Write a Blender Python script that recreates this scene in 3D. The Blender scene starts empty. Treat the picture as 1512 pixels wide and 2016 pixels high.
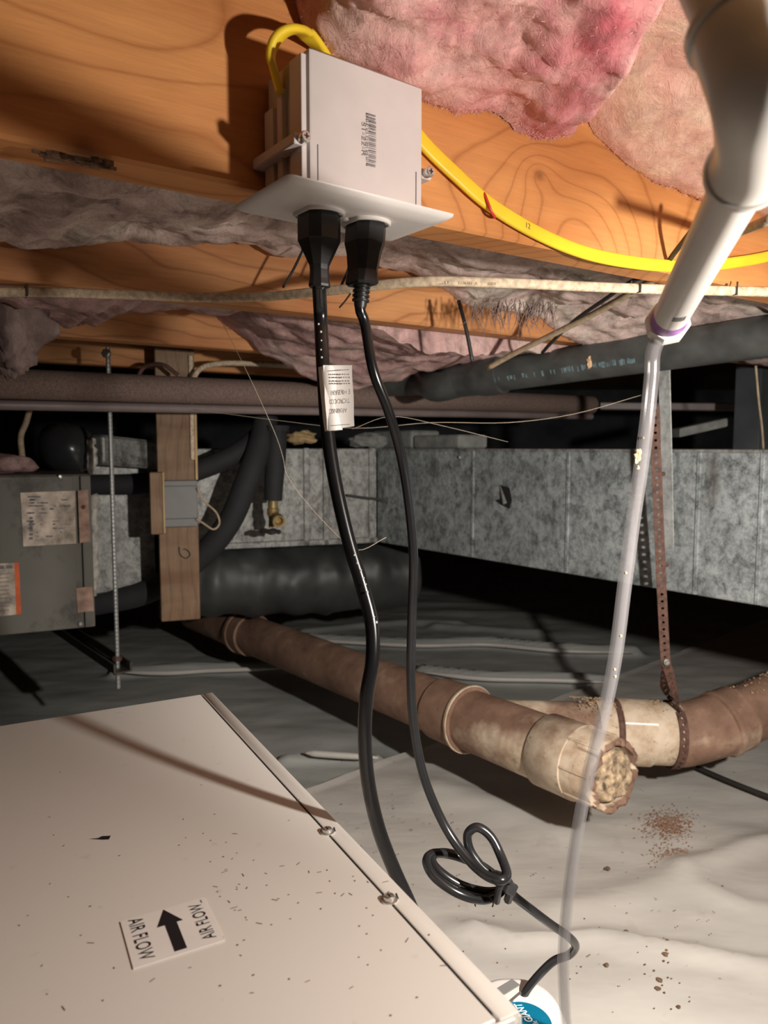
import bpy, bmesh, math, random
import numpy as np
from mathutils import Vector, Matrix, noise

random.seed(7)
S = bpy.context.scene
COL = S.collection

# ------------------------------------------------------------------ camera, world, lights, exposure
CAM_Z = 0.70
F_PX = 1480.0
PITCH = math.atan(128.0 / F_PX)
cam_data = bpy.data.cameras.new('camera')
cam_data.sensor_fit = 'VERTICAL'
cam_data.sensor_height = 36.0
cam_data.sensor_width = 27.0
cam_data.lens = F_PX / 2016.0 * 36.0
cam_data.clip_start = 0.01
cam_data.dof.use_dof = True
cam_data.dof.focus_distance = 0.66
cam_data.dof.aperture_fstop = 11.0
cam = bpy.data.objects.new('camera', cam_data)
cam.location = (0, 0, CAM_Z)
cam.rotation_euler = (math.pi / 2 - PITCH, 0, 0)
COL.objects.link(cam)
S.camera = cam

world = bpy.data.worlds.new('world')
world.use_nodes = True
world.node_tree.nodes['Background'].inputs[0].default_value = (0.95, 0.95, 1.0, 1)
world.node_tree.nodes['Background'].inputs[1].default_value = 0.006
S.world = world

LAMP = Vector((0.390, 0.220, 0.735))


def lamp(name, kind, loc, energy, color, radius, target=None, size=None, blend=0.5):
    d = bpy.data.lights.new(name, kind)
    d.energy = energy
    d.color = color
    d.shadow_soft_size = radius
    o = bpy.data.objects.new(name, d)
    o.location = loc
    if kind == 'SPOT':
        d.spot_size = math.radians(size)
        d.spot_blend = blend
        o.rotation_euler = (Vector(target) - Vector(loc)).to_track_quat('-Z', 'Y').to_euler()
    COL.objects.link(o)
    return o


# a hand-held work lamp just right of the frame: bare glow, plus a spot added to lift the far area
lamp('work_lamp_glow', 'POINT', LAMP, 8.8, (1.0, 0.93, 0.84), 0.013)
lamp('work_lamp_added_spot', 'SPOT', LAMP, 38.0, (1.0, 0.95, 0.87), 0.013, target=(0.30, 1.35, 0.22), size=100, blend=0.85)

S.view_settings.view_transform = 'Standard'
S.view_settings.look = 'None'
S.view_settings.gamma = 1.0
S.view_settings.use_curve_mapping = False
S.view_settings.exposure = 0.5

# ------------------------------------------------------------------ survey helpers (pixel of the photograph -> point in the room)
CP, SP = math.cos(PITCH), math.sin(PITCH)
ORG = Vector((0, 0, CAM_Z))


def ray(px, py):
    a = (px - 756.0) / F_PX
    b = (1008.0 - py) / F_PX
    return Vector((a, CP + b * SP, -SP + b * CP))


def D(px, py, y):
    r = ray(px, py)
    return ORG + r * (y / r.y)


def H(px, py, z):
    r = ray(px, py)
    return ORG + r * ((z - CAM_Z) / r.z)


def PL(px, py, p, n):
    r = ray(px, py)
    return ORG + r * ((p - ORG).dot(n) / r.dot(n))


ANG = math.radians(33.5)
U = Vector((math.cos(ANG), math.sin(ANG), 0))
V = Vector((-math.sin(ANG), math.cos(ANG), 0))
Z = Vector((0, 0, 1))


def L(s, v, z):
    return U * s + V * v + Z * z


# ------------------------------------------------------------------ object helpers
def tag(o, label=None, cat=None, group=None, kind=None):
    if label: o['label'] = label
    if cat: o['category'] = cat
    if group: o['group'] = group
    if kind: o['kind'] = kind
    return o


def thing(name, loc, label, cat, group=None):
    o = bpy.data.objects.new(name, None)
    o.empty_display_size = 0.02
    o.location = loc
    COL.objects.link(o)
    return tag(o, label, cat, group)


def world_loc(o):
    p = Vector((0, 0, 0))
    while o is not None:
        p = p + o.location
        o = o.parent
    return p


class MB:
    """collects vertices (room coordinates) and faces of ONE mesh"""

    def __init__(self):
        self.v = []
        self.f = []

    def face(self, pts):
        i = len(self.v)
        self.v += [Vector(p) for p in pts]
        self.f.append(tuple(range(i, i + len(pts))))
        return self

    def box(self, c, ax, hx, hy, hz, bev=0.0):
        """box at c; ax = (x axis, y axis, z axis) and half sizes"""
        x, y, z = [Vector(a) for a in ax]
        c = Vector(c)
        if bev <= 0:
            i = len(self.v)
            for k in (-1, 1):
                for j in (-1, 1):
                    for q in (-1, 1):
                        self.v.append(c + x * (q * hx) + y * (j * hy) + z * (k * hz))
            for a in ((0, 2, 3, 1), (4, 5, 7, 6), (0, 1, 5, 4), (2, 6, 7, 3), (0, 4, 6, 2), (1, 3, 7, 5)):
                self.f.append(tuple(i + n for n in a))
            return self
        b = min(bev, hx, hy, hz)
        rings = []
        for (zz, inset) in ((-hz, b), (-hz + b, 0), (hz - b, 0), (hz, b)):
            rings.append([c + x * sx + y * sy + z * zz for sx, sy in round_rect(hx - inset, hy - inset, b, 2)])
        return self.loft(rings, True, True)

    def loft(self, rings, cap0=True, cap1=True, closed=True):
        n = len(rings[0])
        base = len(self.v)
        for r in rings:
            self.v += [Vector(p) for p in r]
        for i in range(len(rings) - 1):
            for j in range(n if closed else n - 1):
                a = base + i * n + j
                b = base + i * n + (j + 1) % n
                self.f.append((a, b, b + n, a + n))
        if cap0: self.f.append(tuple(base + j for j in reversed(range(n))))
        if cap1: self.f.append(tuple(base + (len(rings) - 1) * n + j for j in range(n)))
        return self

    def tube(self, pts, r, seg=12, cap=True, flat=None):
        """tube along pts; r number or list; flat = (half width, half thick, up) for a flat cable"""
        pts = [Vector(p) for p in pts]
        n = len(pts)
        rr = r if isinstance(r, (list, tuple)) else [r] * n
        rings = []
        prev = None
        for i, p in enumerate(pts):
            t = (pts[min(i + 1, n - 1)] - pts[max(i - 1, 0)])
            t.normalize()
            if prev is None:
                up = Vector((0, 0, 1)) if abs(t.z) < 0.9 else Vector((1, 0, 0))
                a = t.cross(up).normalized()
            else:
                a = (prev - t * prev.dot(t)).normalized()
            prev = a
            b = t.cross(a)
            if flat:
                w, th, nn = flat
                nn = nn[i] if isinstance(nn, list) else nn
                nn = (nn - t * nn.dot(t)).normalized()
                side = t.cross(nn)
                ring = []
                for sx, sy in round_rect(w * rr[i], th, th * 0.9, 3):
                    ring.append(p + side * sx + nn * sy)
                rings.append(ring)
            else:
                rings.append([p + (a * math.cos(k) + b * math.sin(k)) * rr[i] for k in [2 * math.pi * q / seg for q in range(seg)]])
        return self.loft(rings, cap, cap)

    def lathe(self, p0, axis, prof, seg=32, cap0=True, cap1=True):
        """prof: (distance along axis, radius)"""
        ax = Vector(axis).normalized()
        up = Vector((0, 0, 1)) if abs(ax.z) < 0.9 else Vector((1, 0, 0))
        a = ax.cross(up).normalized()
        b = ax.cross(a)
        rings = []
        for d, r in prof:
            rings.append([Vector(p0) + ax * d + (a * math.cos(k) + b * math.sin(k)) * r for k in [2 * math.pi * q / seg for q in range(seg)]])
        return self.loft(rings, cap0, cap1)

    def ball(self, c, r, sq=(1, 1, 1), n=8, jit=0):
        c = Vector(c)
        base = len(self.v)
        for i in range(1, n // 2):
            th = math.pi * i / (n // 2)
            for j in range(n):
                ph = 2 * math.pi * j / n
                k = r * (1 + random.uniform(-jit, jit))
                self.v.append(c + Vector((math.sin(th) * math.cos(ph) * sq[0], math.sin(th) * math.sin(ph) * sq[1], math.cos(th) * sq[2])) * k)
        rows = n // 2 - 1
        top = len(self.v); self.v.append(c + Vector((0, 0, r * sq[2])))
        bot = len(self.v); self.v.append(c - Vector((0, 0, r * sq[2])))
        for i in range(rows - 1):
            for j in range(n):
                a = base + i * n + j; b = base + i * n + (j + 1) % n
                self.f.append((a, a + n, b + n, b))
        for j in range(n):
            self.f.append((top, base + j, base + (j + 1) % n))
            self.f.append((bot, base + (rows - 1) * n + (j + 1) % n, base + (rows - 1) * n + j))
        return self

    def build(self, name, mat, parent=None, origin=None, rotz=0.0, smooth=False, auto=None, fix=True):
        me = bpy.data.meshes.new(name)
        if parent is not None:
            off = world_loc(parent)
        elif origin is not None:
            off = Vector(origin)
        else:
            xs = [p.x for p in self.v]; ys = [p.y for p in self.v]; zs = [p.z for p in self.v]
            off = Vector(((min(xs) + max(xs)) / 2, (min(ys) + max(ys)) / 2, min(zs)))
        R = Matrix.Rotation(-rotz, 3, 'Z')
        me.from_pydata([tuple(R @ (p - off)) for p in self.v], [], self.f)
        me.update()
        if fix:
            bm = bmesh.new(); bm.from_mesh(me)
            bmesh.ops.recalc_face_normals(bm, faces=bm.faces)
            bm.to_mesh(me); bm.free()
        if smooth:
            me.polygons.foreach_set('use_smooth', [True] * len(me.polygons))
            if auto is not None:
                me.set_sharp_from_angle(angle=math.radians(auto))
        me.materials.append(mat)
        o = bpy.data.objects.new(name, me)
        if parent is not None:
            o.parent = parent
        else:
            o.location = off
            o.rotation_euler = (0, 0, rotz)
        COL.objects.link(o)
        return o


def round_rect(hx, hy, r, k=3):
    r = min(r, hx * 0.999, hy * 0.999)
    out = []
    for cx, cy, a0 in ((hx - r, hy - r, 0), (-hx + r, hy - r, 90), (-hx + r, -hy + r, 180), (hx - r, -hy + r, 270)):
        for q in range(k + 1):
            a = math.radians(a0 + 90.0 * q / k)
            out.append((cx + r * math.cos(a), cy + r * math.sin(a)))
    return out


def smooth_path(pts, n=8):
    """Catmull-Rom through pts"""
    pts = [Vector(p) for p in pts]
    P = [pts[0] * 2 - pts[1]] + pts + [pts[-1] * 2 - pts[-2]]
    out = []
    for i in range(1, len(P) - 2):
        a, b, c, d = P[i - 1], P[i], P[i + 1], P[i + 2]
        for q in range(n):
            t = q / n
            out.append(0.5 * ((2 * b) + (c - a) * t + (2 * a - 5 * b + 4 * c - d) * t * t + (3 * b - a - 3 * c + d) * t ** 3))
    out.append(pts[-1])
    return out


FONT_CACHE = {}


def text(s, mat, name, parent, origin, xdir, ydir, height, width=None, depth=0.0002, shear=0.0, center=False, label=None, bold=0.0):
    """flat lettering as a mesh: baseline start at origin, reading along xdir, tops towards ydir"""
    cu = bpy.data.curves.new(name, 'FONT')
    cu.body = s
    cu.size = 1.0
    cu.shear = shear
    cu.offset = bold
    cu.resolution_u = 3
    tmp = bpy.data.objects.new('tmp_text', cu)
    COL.objects.link(tmp)
    dg = bpy.context.evaluated_depsgraph_get()
    dg.update()
    me = bpy.data.meshes.new_from_object(tmp.evaluated_get(dg), depsgraph=dg)
    bpy.data.objects.remove(tmp)
    x = Vector(xdir).normalized(); y = Vector(ydir).normalized()
    n = x.cross(y).normalized()
    xs = [v.co.x for v in me.vertices]
    if not xs: return None
    w = max(xs) - min(xs)
    ky = height / 0.70
    kx = (width / w) if width else ky
    x0 = min(xs) + (w / 2 if center else 0)
    off = world_loc(parent)
    for v in me.vertices:
        v.co = Vector(origin) + x * ((v.co.x - x0) * kx) + y * (v.co.y * ky) + n * depth - off
    me.name = name
    me.materials.clear()
    me.materials.append(mat)
    o = bpy.data.objects.new(name, me)
    o.parent = parent
    COL.objects.link(o)
    if label: o['label'] = label
    return o


# ------------------------------------------------------------------ material helpers
class E:
    """tiny expression wrapper over Math nodes"""

    def __init__(self, nt, s):
        self.nt = nt; self.s = s

    def _op(self, op, o, rev=False):
        n = self.nt.nodes.new('ShaderNodeMath'); n.operation = op
        a, b = (o, self) if rev else (self, o)
        for i, q in enumerate((a, b)):
            if isinstance(q, E): self.nt.links.new(q.s, n.inputs[i])
            elif q is not None: n.inputs[i].default_value = q
        return E(self.nt, n.outputs[0])

    def __add__(self, o): return self._op('ADD', o)
    def __radd__(self, o): return self._op('ADD', o)
    def __sub__(self, o): return self._op('SUBTRACT', o)
    def __rsub__(self, o): return self._op('SUBTRACT', o, True)
    def __mul__(self, o): return self._op('MULTIPLY', o)
    def __rmul__(self, o): return self._op('MULTIPLY', o)
    def __truediv__(self, o): return self._op('DIVIDE', o)
    def pow(self, o): return self._op('POWER', o)
    def exp(self): return self._op('EXPONENT', None)
    def sin(self): return self._op('SINE', None)
    def abs(self): return self._op('ABSOLUTE', None)
    def max(self, o): return self._op('MAXIMUM', o)
    def min(self, o): return self._op('MINIMUM', o)


class MT:
    def __init__(self, name):
        self.m = bpy.data.materials.new(name)
        self.m.use_nodes = True
        self.nt = self.m.node_tree
        self.b = self.nt.nodes['Principled BSDF']
        self.tc = self.nt.nodes.new('ShaderNodeTexCoord')

    def coord(self, scale=(1, 1, 1), rot=(0, 0, 0), src='Object'):
        n = self.nt.nodes.new('ShaderNodeMapping')
        n.inputs['Scale'].default_value = scale
        n.inputs['Rotation'].default_value = rot
        self.nt.links.new(self.tc.outputs[src], n.inputs[0])
        return n.outputs[0]

    def noise(self, scale, detail=3, rough=0.55, vec=None, dist=0.0):
        n = self.nt.nodes.new('ShaderNodeTexNoise')
        n.inputs['Scale'].default_value = scale
        n.inputs['Detail'].default_value = detail
        n.inputs['Roughness'].default_value = rough
        n.inputs['Distortion'].default_value = dist
        self.nt.links.new(vec if vec is not None else self.coord(), n.inputs['Vector'])
        return n.outputs[0]

    def voro(self, scale, vec=None, out='Distance', feature='F1'):
        n = self.nt.nodes.new('ShaderNodeTexVoronoi')
        n.feature = feature
        n.inputs['Scale'].default_value = scale
        self.nt.links.new(vec if vec is not None else self.coord(), n.inputs['Vector'])
        return n.outputs[out]

    def ramp(self, fac, stops, interp='LINEAR'):
        n = self.nt.nodes.new('ShaderNodeValToRGB')
        n.color_ramp.interpolation = interp
        el = n.color_ramp.elements
        while len(el) < len(stops): el.new(0.5)
        for e, (p, c) in zip(el, stops):
            e.position = p
            e.color = (c[0], c[1], c[2], 1) if isinstance(c, (tuple, list)) else (c, c, c, 1)
        self.nt.links.new(fac.s if isinstance(fac, E) else fac, n.inputs[0])
        return n.outputs[0]

    def mix(self, fac, a, b, mode='MIX'):
        n = self.nt.nodes.new('ShaderNodeMix'); n.data_type = 'RGBA'; n.blend_type = mode
        for q, i in ((fac, 0), (a, 6), (b, 7)):
            q = q.s if isinstance(q, E) else q
            if isinstance(q, (int, float)): n.inputs[i].default_value = q
            elif isinstance(q, tuple): n.inputs[i].default_value = (q[0], q[1], q[2], 1)
            else: self.nt.links.new(q, n.inputs[i])
        return n.outputs[2]

    def sep(self, vec):
        n = self.nt.nodes.new('ShaderNodeSeparateXYZ')
        self.nt.links.new(vec, n.inputs[0])
        return E(self.nt, n.outputs[0]), E(self.nt, n.outputs[1]), E(self.nt, n.outputs[2])

    def e(self, s): return E(self.nt, s)

    def set(self, color=None, rough=None, metal=None, spec=None):
        for key, val in (('Base Color', color), ('Roughness', rough), ('Metallic', metal), ('Specular IOR Level', spec)):
            if val is None: continue
            val = val.s if isinstance(val, E) else val
            if isinstance(val, tuple): self.b.inputs[key].default_value = (val[0], val[1], val[2], 1)
            elif isinstance(val, (int, float)): self.b.inputs[key].default_value = val
            else: self.nt.links.new(val, self.b.inputs[key])
        return self

    def bump(self, h, strength=0.3, dist=0.002):
        n = self.nt.nodes.new('ShaderNodeBump')
        n.inputs['Strength'].default_value = strength
        n.inputs['Distance'].default_value = dist
        self.nt.links.new(h.s if isinstance(h, E) else h, n.inputs['Height'])
        self.nt.links.new(n.outputs[0], self.b.inputs['Normal'])
        return self


def plain(name, c, rough=0.5, metal=0.0, var=0.12, scale=40, bump=0.0, spec=0.5):
    t = MT(name)
    nz = t.noise(scale, 4)
    dark = tuple(x * (1 - var) for x in c); lite = tuple(min(1, x * (1 + var)) for x in c)
    t.set(t.ramp(nz, [(0.3, dark), (0.7, lite)]), rough, metal, spec)
    if bump: t.bump(t.noise(scale * 6, 3), bump, 0.001)
    return t.m


def wood(name, lite, dark, bumps=(), freq=55.0, knots=(), dirt=0.25, grain=0.5, line=1.0, upright=False):
    """plain-sawn board; object x along the grain, z across; bumps = (x, z, sx, sz, amplitude) make cathedral rings"""
    t = MT(name)
    x, y, z = t.sep(t.tc.outputs['Object'])
    if upright: x, z = z, x
    wob = t.e(t.noise(3.0, 2, 0.5, t.coord((2.2, 1.0, 1.0) if upright else (1.0, 1.0, 2.2)))) - 0.5
    wob2 = t.e(t.noise(30.0, 2, 0.5, t.coord((0.5, 1.0, 1.0)))) - 0.5
    f = z * freq + wob * 4.5 + wob2 * 0.25 + y * 30.0
    for bx, bz, sx, sz, amp in bumps:
        dx = (x - bx) / sx; dz = (z - bz) / sz
        f = f + (((dx * dx + dz * dz).pow(0.75)) * -1.0).exp() * amp
    s = (f * 3.14159).sin().abs()
    rings = t.ramp(s, [(0.0, dark), (0.10, tuple(0.55 * a + 0.45 * b for a, b in zip(dark, lite))), (0.30, lite), (1.0, tuple(a * 1.06 for a in lite))])
    base = t.mix(line, tuple(0.85 * a + 0.15 * b for a, b in zip(lite, dark)), rings)
    fine = t.ramp(t.noise(9.0, 5, 0.6, t.coord((30, 30, 2.0) if upright else (2.0, 30, 30))), [(0.3, 0.70), (0.65, 1.0)])
    base = t.mix(grain, base, fine, 'MULTIPLY')
    big = t.ramp(t.noise(5.0, 3, 0.5, t.coord((1, 1, 3))), [(0.35, (0.60, 0.42, 0.34)), (0.62, (1, 1, 1))])
    base = t.mix(dirt, base, big, 'MULTIPLY')
    for kx, kz, kr in knots:
        dx = (x - kx) / kr; dz = (z - kz) / (kr * 0.8)
        m = ((dx * dx + dz * dz) * -1.0).exp()
        base = t.mix(m * 0.85, base, (0.25, 0.09, 0.03))
    t.set(base, 0.62, 0, 0.35)
    t.bump(t.noise(11.0, 5, 0.6, t.coord((40, 40, 3.0) if upright else (3.0, 40, 40))), 0.25, 0.0015)
    return t.m


def insulation_mat(name, c1, c2, c3, dirt):
    t = MT(name)
    at = t.nt.nodes.new('ShaderNodeAttribute'); at.attribute_name = 'fresh'
    n1 = t.noise(10, 6, 0.6, t.coord((1, 1, 1)), 1.0)
    base = t.ramp(n1, [(0.34, c2), (0.50, c1), (0.68, (min(.95, c1[0] * 1.08), min(.9, c1[1] * 1.32), min(.85, c1[2] * 1.25)))])
    f = t.e(at.outputs['Fac']) * t.e(t.ramp(t.noise(20, 3), [(0.3, 0.3), (0.6, 1.0)]))
    base = t.mix(f, base, c3)
    dn = t.ramp(t.noise(22, 6, 0.65, t.coord((1, 1, 1)), 0.8), [(0.50, 0.0), (0.68, 1.0)])
    base = t.mix(t.e(dn) * dirt, base, (0.16, 0.12, 0.10))
    hair = t.ramp(t.noise(15, 7, 0.7, t.coord((1, 1, 1)), 5.0), [(0.478, 0.0), (0.494, 1.0), (0.510, 0.0)])
    base = t.mix(t.e(hair) * (0.14 + dirt * .25), base, (0.15, 0.10, 0.08))
    fib = t.ramp(t.noise(130, 5, 0.7, t.coord((1, 0.6, 0.35)), 1.5), [(0.30, 0.60), (0.6, 1.0)])
    base = t.mix(0.5, base, fib, 'MULTIPLY')
    t.set(base, 0.95, 0, 0.1)
    h = t.e(t.noise(60, 6, 0.75, t.coord((1, 0.6, 0.35)), 2.0)) + t.e(t.noise(16, 3, 0.5)) * 1.2
    t.bump(h, 0.55, 0.005)
    return t.m


M = {}
M['pink'] = insulation_mat('pink_fiberglass', (0.84, 0.47, 0.43), (0.66, 0.23, 0.26), (0.66, 0.17, 0.20), 0.30)
M['pink_pale'] = insulation_mat('pale_fiberglass', (0.88, 0.56, 0.45), (0.76, 0.42, 0.35), (0.6, 0.22, 0.22), 0.25)
M['pink_grey'] = insulation_mat('dusty_fiberglass', (0.70, 0.53, 0.48), (0.45, 0.33, 0.29), (0.6, 0.25, 0.27), 0.8)
M['pink_mauve'] = insulation_mat('mauve_fiberglass', (0.56, 0.35, 0.33), (0.38, 0.235, 0.225), (0.6, 0.25, 0.27), 0.75)
M['fiber'] = plain('glass_fiber', (0.66, 0.40, 0.37), 0.9)
M['fiber_dark'] = plain('dusty_fiber', (0.17, 0.115, 0.10), 0.9)
M['white_abs'] = plain('white_plastic', (0.72, 0.67, 0.64), 0.38, var=0.03)
M['box_pvc'] = plain('light_grey_box_plastic', (0.60, 0.54, 0.52), 0.45, var=0.04)
M['black_rubber'] = plain('black_cord', (0.012, 0.012, 0.013), 0.22, var=0.2, spec=0.6)
M['black_plug'] = plain('black_plug', (0.017, 0.017, 0.018), 0.42, var=0.2, spec=0.6, bump=0.1)
M['black_wire'] = plain('black_wire', (0.02, 0.018, 0.016), 0.55)
M['yellow'] = plain('yellow_jacket', (0.85, 0.60, 0.03), 0.42, var=0.08)
M['red'] = plain('red_staple', (0.60, 0.04, 0.03), 0.4)
M['steel'] = plain('bright_steel', (0.75, 0.75, 0.72), 0.28, 0.9)
M['zinc'] = plain('zinc_rod', (0.45, 0.46, 0.45), 0.4, 0.7)
M['dark_metal'] = plain('dark_metal', (0.05, 0.045, 0.04), 0.5, 0.4)
M['ink'] = plain('black_ink', (0.015, 0.013, 0.015), 0.6)
M['ink_grey'] = plain('grey_ink', (0.17, 0.15, 0.16), 0.6)
M['ink_brown'] = plain('faded_ink', (0.22, 0.15, 0.09), 0.7)
M['blue_print'] = plain('faded_blue_print', (0.095, 0.145, 0.16), 0.7, var=0.5, scale=120)
M['paper'] = plain('label_paper', (0.92, 0.88, 0.84), 0.55, var=0.03)
M['teal'] = plain('teal_label', (0.0, 0.13, 0.23), 0.35, var=0.05)
M['white_ink'] = plain('white_ink', (0.85, 0.85, 0.85), 0.5)
M['primer'] = plain('purple_primer', (0.33, 0.14, 0.42), 0.45, var=0.35, scale=90)
M['foam'] = plain('black_foam', (0.018, 0.018, 0.02), 0.8)
M['brass'] = plain('aged_brass', (0.30, 0.21, 0.09), 0.5, 0.5, var=0.4)
M['orange'] = plain('orange_stripe', (0.70, 0.13, 0.03), 0.6, var=0.2)
M['web'] = plain('spider_silk', (0.55, 0.45, 0.35), 0.5)
M['dirt'] = plain('brown_dirt', (0.16, 0.09, 0.05), 0.95, var=0.4, scale=200)
M['rust_dust'] = plain('rust_dust', (0.28, 0.14, 0.08), 0.95, var=0.4, scale=200)
M['mastic'] = plain('duct_mastic', (0.40, 0.38, 0.34), 0.75, var=0.5, scale=60, bump=0.6)
M['concrete'] = plain('concrete', (0.20, 0.20, 0.19), 0.9, var=0.3, scale=30, bump=0.5)
M['earth'] = plain('dark_earth', (0.05, 0.045, 0.04), 0.95, var=0.3, scale=10, bump=0.5)
M['wall'] = plain('dark_foundation', (0.07, 0.08, 0.085), 0.9, var=0.4, scale=5, bump=0.4)


def lid_mat():
    t = MT('white_powder_coat')
    c = t.ramp(t.noise(3, 2), [(0.3, (0.80, 0.765, 0.715)), (0.7, (0.85, 0.81, 0.755))])
    sp = t.ramp(t.noise(70, 2, 0.5), [(0.70, 0.0), (0.76, 0.5)])
    t.set(t.mix(t.e(sp) * 0.35, c, (0.45, 0.38, 0.32)), 0.42, 0, 0.45)
    t.bump(t.noise(900, 2), 0.04, 0.0003)
    return t.m


def pvc_mat():
    t = MT('white_pvc')
    t.set(t.ramp(t.noise(20, 3), [(0.3, (0.70, 0.66, 0.62)), (0.7, (0.80, 0.76, 0.71))]), 0.32, 0, 0.5)
    return t.m


def galv_mat(name, lo, hi, stain):
    t = MT(name)
    v = t.voro(55, out='Color')
    n = t.nt.nodes.new('ShaderNodeRGBToBW'); t.nt.links.new(v, n.inputs[0])
    a = t.e(n.outputs[0]) * 0.12 + t.e(t.noise(60, 6, 0.85, t.coord((1, 1, 0.85)))) * 0.88
    base = t.ramp(a, [(0.36, lo), (0.58, hi)])
    big = t.ramp(t.noise(7, 4, 0.6), [(0.35, 0.55), (0.65, 1.0)])
    base = t.mix(0.7, base, big, 'MULTIPLY')
    streak = t.ramp(t.noise(6.0, 4, 0.6, t.coord((3.2, 3.2, 1.0))), [(0.58, 0.0), (0.72, 1.0)])
    base = t.mix(t.e(streak) * stain, base, (0.07, 0.055, 0.045))
    t.set(base, 0.5, 0.25, 0.4)
    t.bump(t.noise(9, 2), 0.15, 0.006)
    return t.m


def rusty_pipe_mat():
    t = MT('dirty_sewer_pipe')
    at = t.nt.nodes.new('ShaderNodeAttribute'); at.attribute_name = 'clean'
    n1 = t.noise(16, 5, 0.6)
    br = t.ramp(n1, [(0.3, (0.14, 0.078, 0.052)), (0.6, (0.26, 0.155, 0.108)), (0.78, (0.40, 0.28, 0.20))])
    wh = t.ramp(t.noise(24, 5, 0.65), [(0.30, (0.36, 0.24, 0.15)), (0.55, (0.60, 0.48, 0.36)), (0.75, (0.68, 0.57, 0.45))])
    m = t.e(at.outputs['Fac']) + (t.e(t.noise(11, 4, 0.6)) - 0.5) * 1.1
    base = t.mix(t.ramp(m, [(0.35, 0.0), (0.62, 1.0)]), br, wh)
    sp = t.ramp(t.noise(85, 3, 0.6), [(0.64, 0.0), (0.72, 1.0)])
    base = t.mix(t.e(sp) * 0.5, base, (0.10, 0.065, 0.035))
    t.set(base, 0.68, 0, 0.3)
    t.bump(t.noise(60, 4, 0.6), 0.25, 0.002)
    return t.m


def clear_mat():
    t = MT('clear_vinyl')
    t.set((0.24, 0.225, 0.23), 0.14, 0, 0.4)
    t.b.inputs['Alpha'].default_value = 0.25
    return t.m


def sheet_mat(name, lo, hi, rough):
    t = MT(name)
    base = t.ramp(t.noise(4, 4, 0.55), [(0.3, lo), (0.7, hi)])
    st = t.ramp(t.noise(16, 5, 0.6), [(0.62, 0.0), (0.74, 1.0)])
    base = t.mix(t.e(st) * 0.22, base, (0.22, 0.14, 0.09))
    sp = t.ramp(t.noise(75, 2, 0.5), [(0.735, 0.0), (0.77, 1.0)])
    base = t.mix(t.e(sp) * 0.5, base, (0.18, 0.11, 0.07))
    t.set(base, rough, 0, 0.5)
    t.bump(t.noise(7, 3, 0.5, t.coord((1, 2.2, 1))), 0.25, 0.012)
    return t.m


M['lid'] = lid_mat()
M['pvc'] = pvc_mat()
M['galv'] = galv_mat('galvanized_duct', (0.105, 0.12, 0.125), (0.43, 0.46, 0.465), 0.8)
M['galv_old'] = galv_mat('stained_galvanized_duct', (0.10, 0.095, 0.09), (0.36, 0.36, 0.34), 0.95)
M['galv_bright'] = galv_mat('galvanized_strap', (0.30, 0.31, 0.30), (0.55, 0.56, 0.55), 0.2)
M['sewer'] = rusty_pipe_mat()
M['rust'] = plain('rusty_strap', (0.105, 0.05, 0.036), 0.75, 0.1, var=0.45, scale=120)
M['clear'] = clear_mat()
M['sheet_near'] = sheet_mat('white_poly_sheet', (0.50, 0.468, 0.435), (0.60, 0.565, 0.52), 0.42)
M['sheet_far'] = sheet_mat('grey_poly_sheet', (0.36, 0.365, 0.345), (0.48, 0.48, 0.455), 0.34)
M['abs'] = plain('black_abs_pipe', (0.05, 0.052, 0.05), 0.45, var=0.35, scale=25)
M['brown_foam'] = plain('brown_pipe_wrap', (0.17, 0.115, 0.095), 0.85, var=0.3, scale=260, bump=0.5)
M['mauve_pipe'] = plain('mauve_grey_pipe', (0.19, 0.145, 0.14), 0.45, var=0.15, scale=20)
M['nm_white'] = plain('old_white_jacket', (0.55, 0.43, 0.30), 0.7, var=0.35, scale=180)
M['nm_tan'] = plain('tan_jacket', (0.40, 0.30, 0.20), 0.65, var=0.25, scale=90)
def furnace_mat():
    t = MT('olive_grey_cabinet')
    c = t.ramp(t.noise(6, 3), [(0.3, (0.135, 0.128, 0.108)), (0.7, (0.185, 0.175, 0.15))])
    st = t.ramp(t.noise(15, 5, 0.65, t.coord((1, 1, .8))), [(0.54, 0.0), (0.68, 1.0)])
    t.set(t.mix(t.e(st) * .75, c, (0.045, 0.038, 0.032)), 0.6, 0, 0.4)
    return t.m


M['furnace'] = furnace_mat()
M['dirty_label'] = plain('dirty_label', (0.50, 0.42, 0.35), 0.8, var=0.55, scale=45)
M['dirty_label_pink'] = plain('stained_label', (0.42, 0.27, 0.21), 0.8, var=0.4, scale=45)
M['dark_wrap'] = plain('dark_duct_wrap', (0.035, 0.037, 0.036), 0.5, var=0.4, scale=9, bump=0.0)
M['grey_box'] = plain('grey_electrical_box', (0.17, 0.165, 0.16), 0.55, var=0.06)
M['ply'] = plain('pale_wood_edge', (0.50, 0.34, 0.17), 0.75)

# ------------------------------------------------------------------ key planes
JB = 0.877                                   # joist undersides
CEIL = 1.112
J1 = H(430, 357, JB)                         # a point on joist 1's near lower edge
V1 = J1.dot(V)
PITCHJ = 0.406
DEPTH_J = CEIL - JB
NV = V


def jface(k, px, py):
    return PL(px, py, V * (V1 + PITCHJ * (k - 1)), V)


def jl(k, px, py):
    """(x, z) in the joist object's own frame (origin: s=0, underside)"""
    p = jface(k, px, py)
    return p.dot(U), p.z - JB


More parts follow.
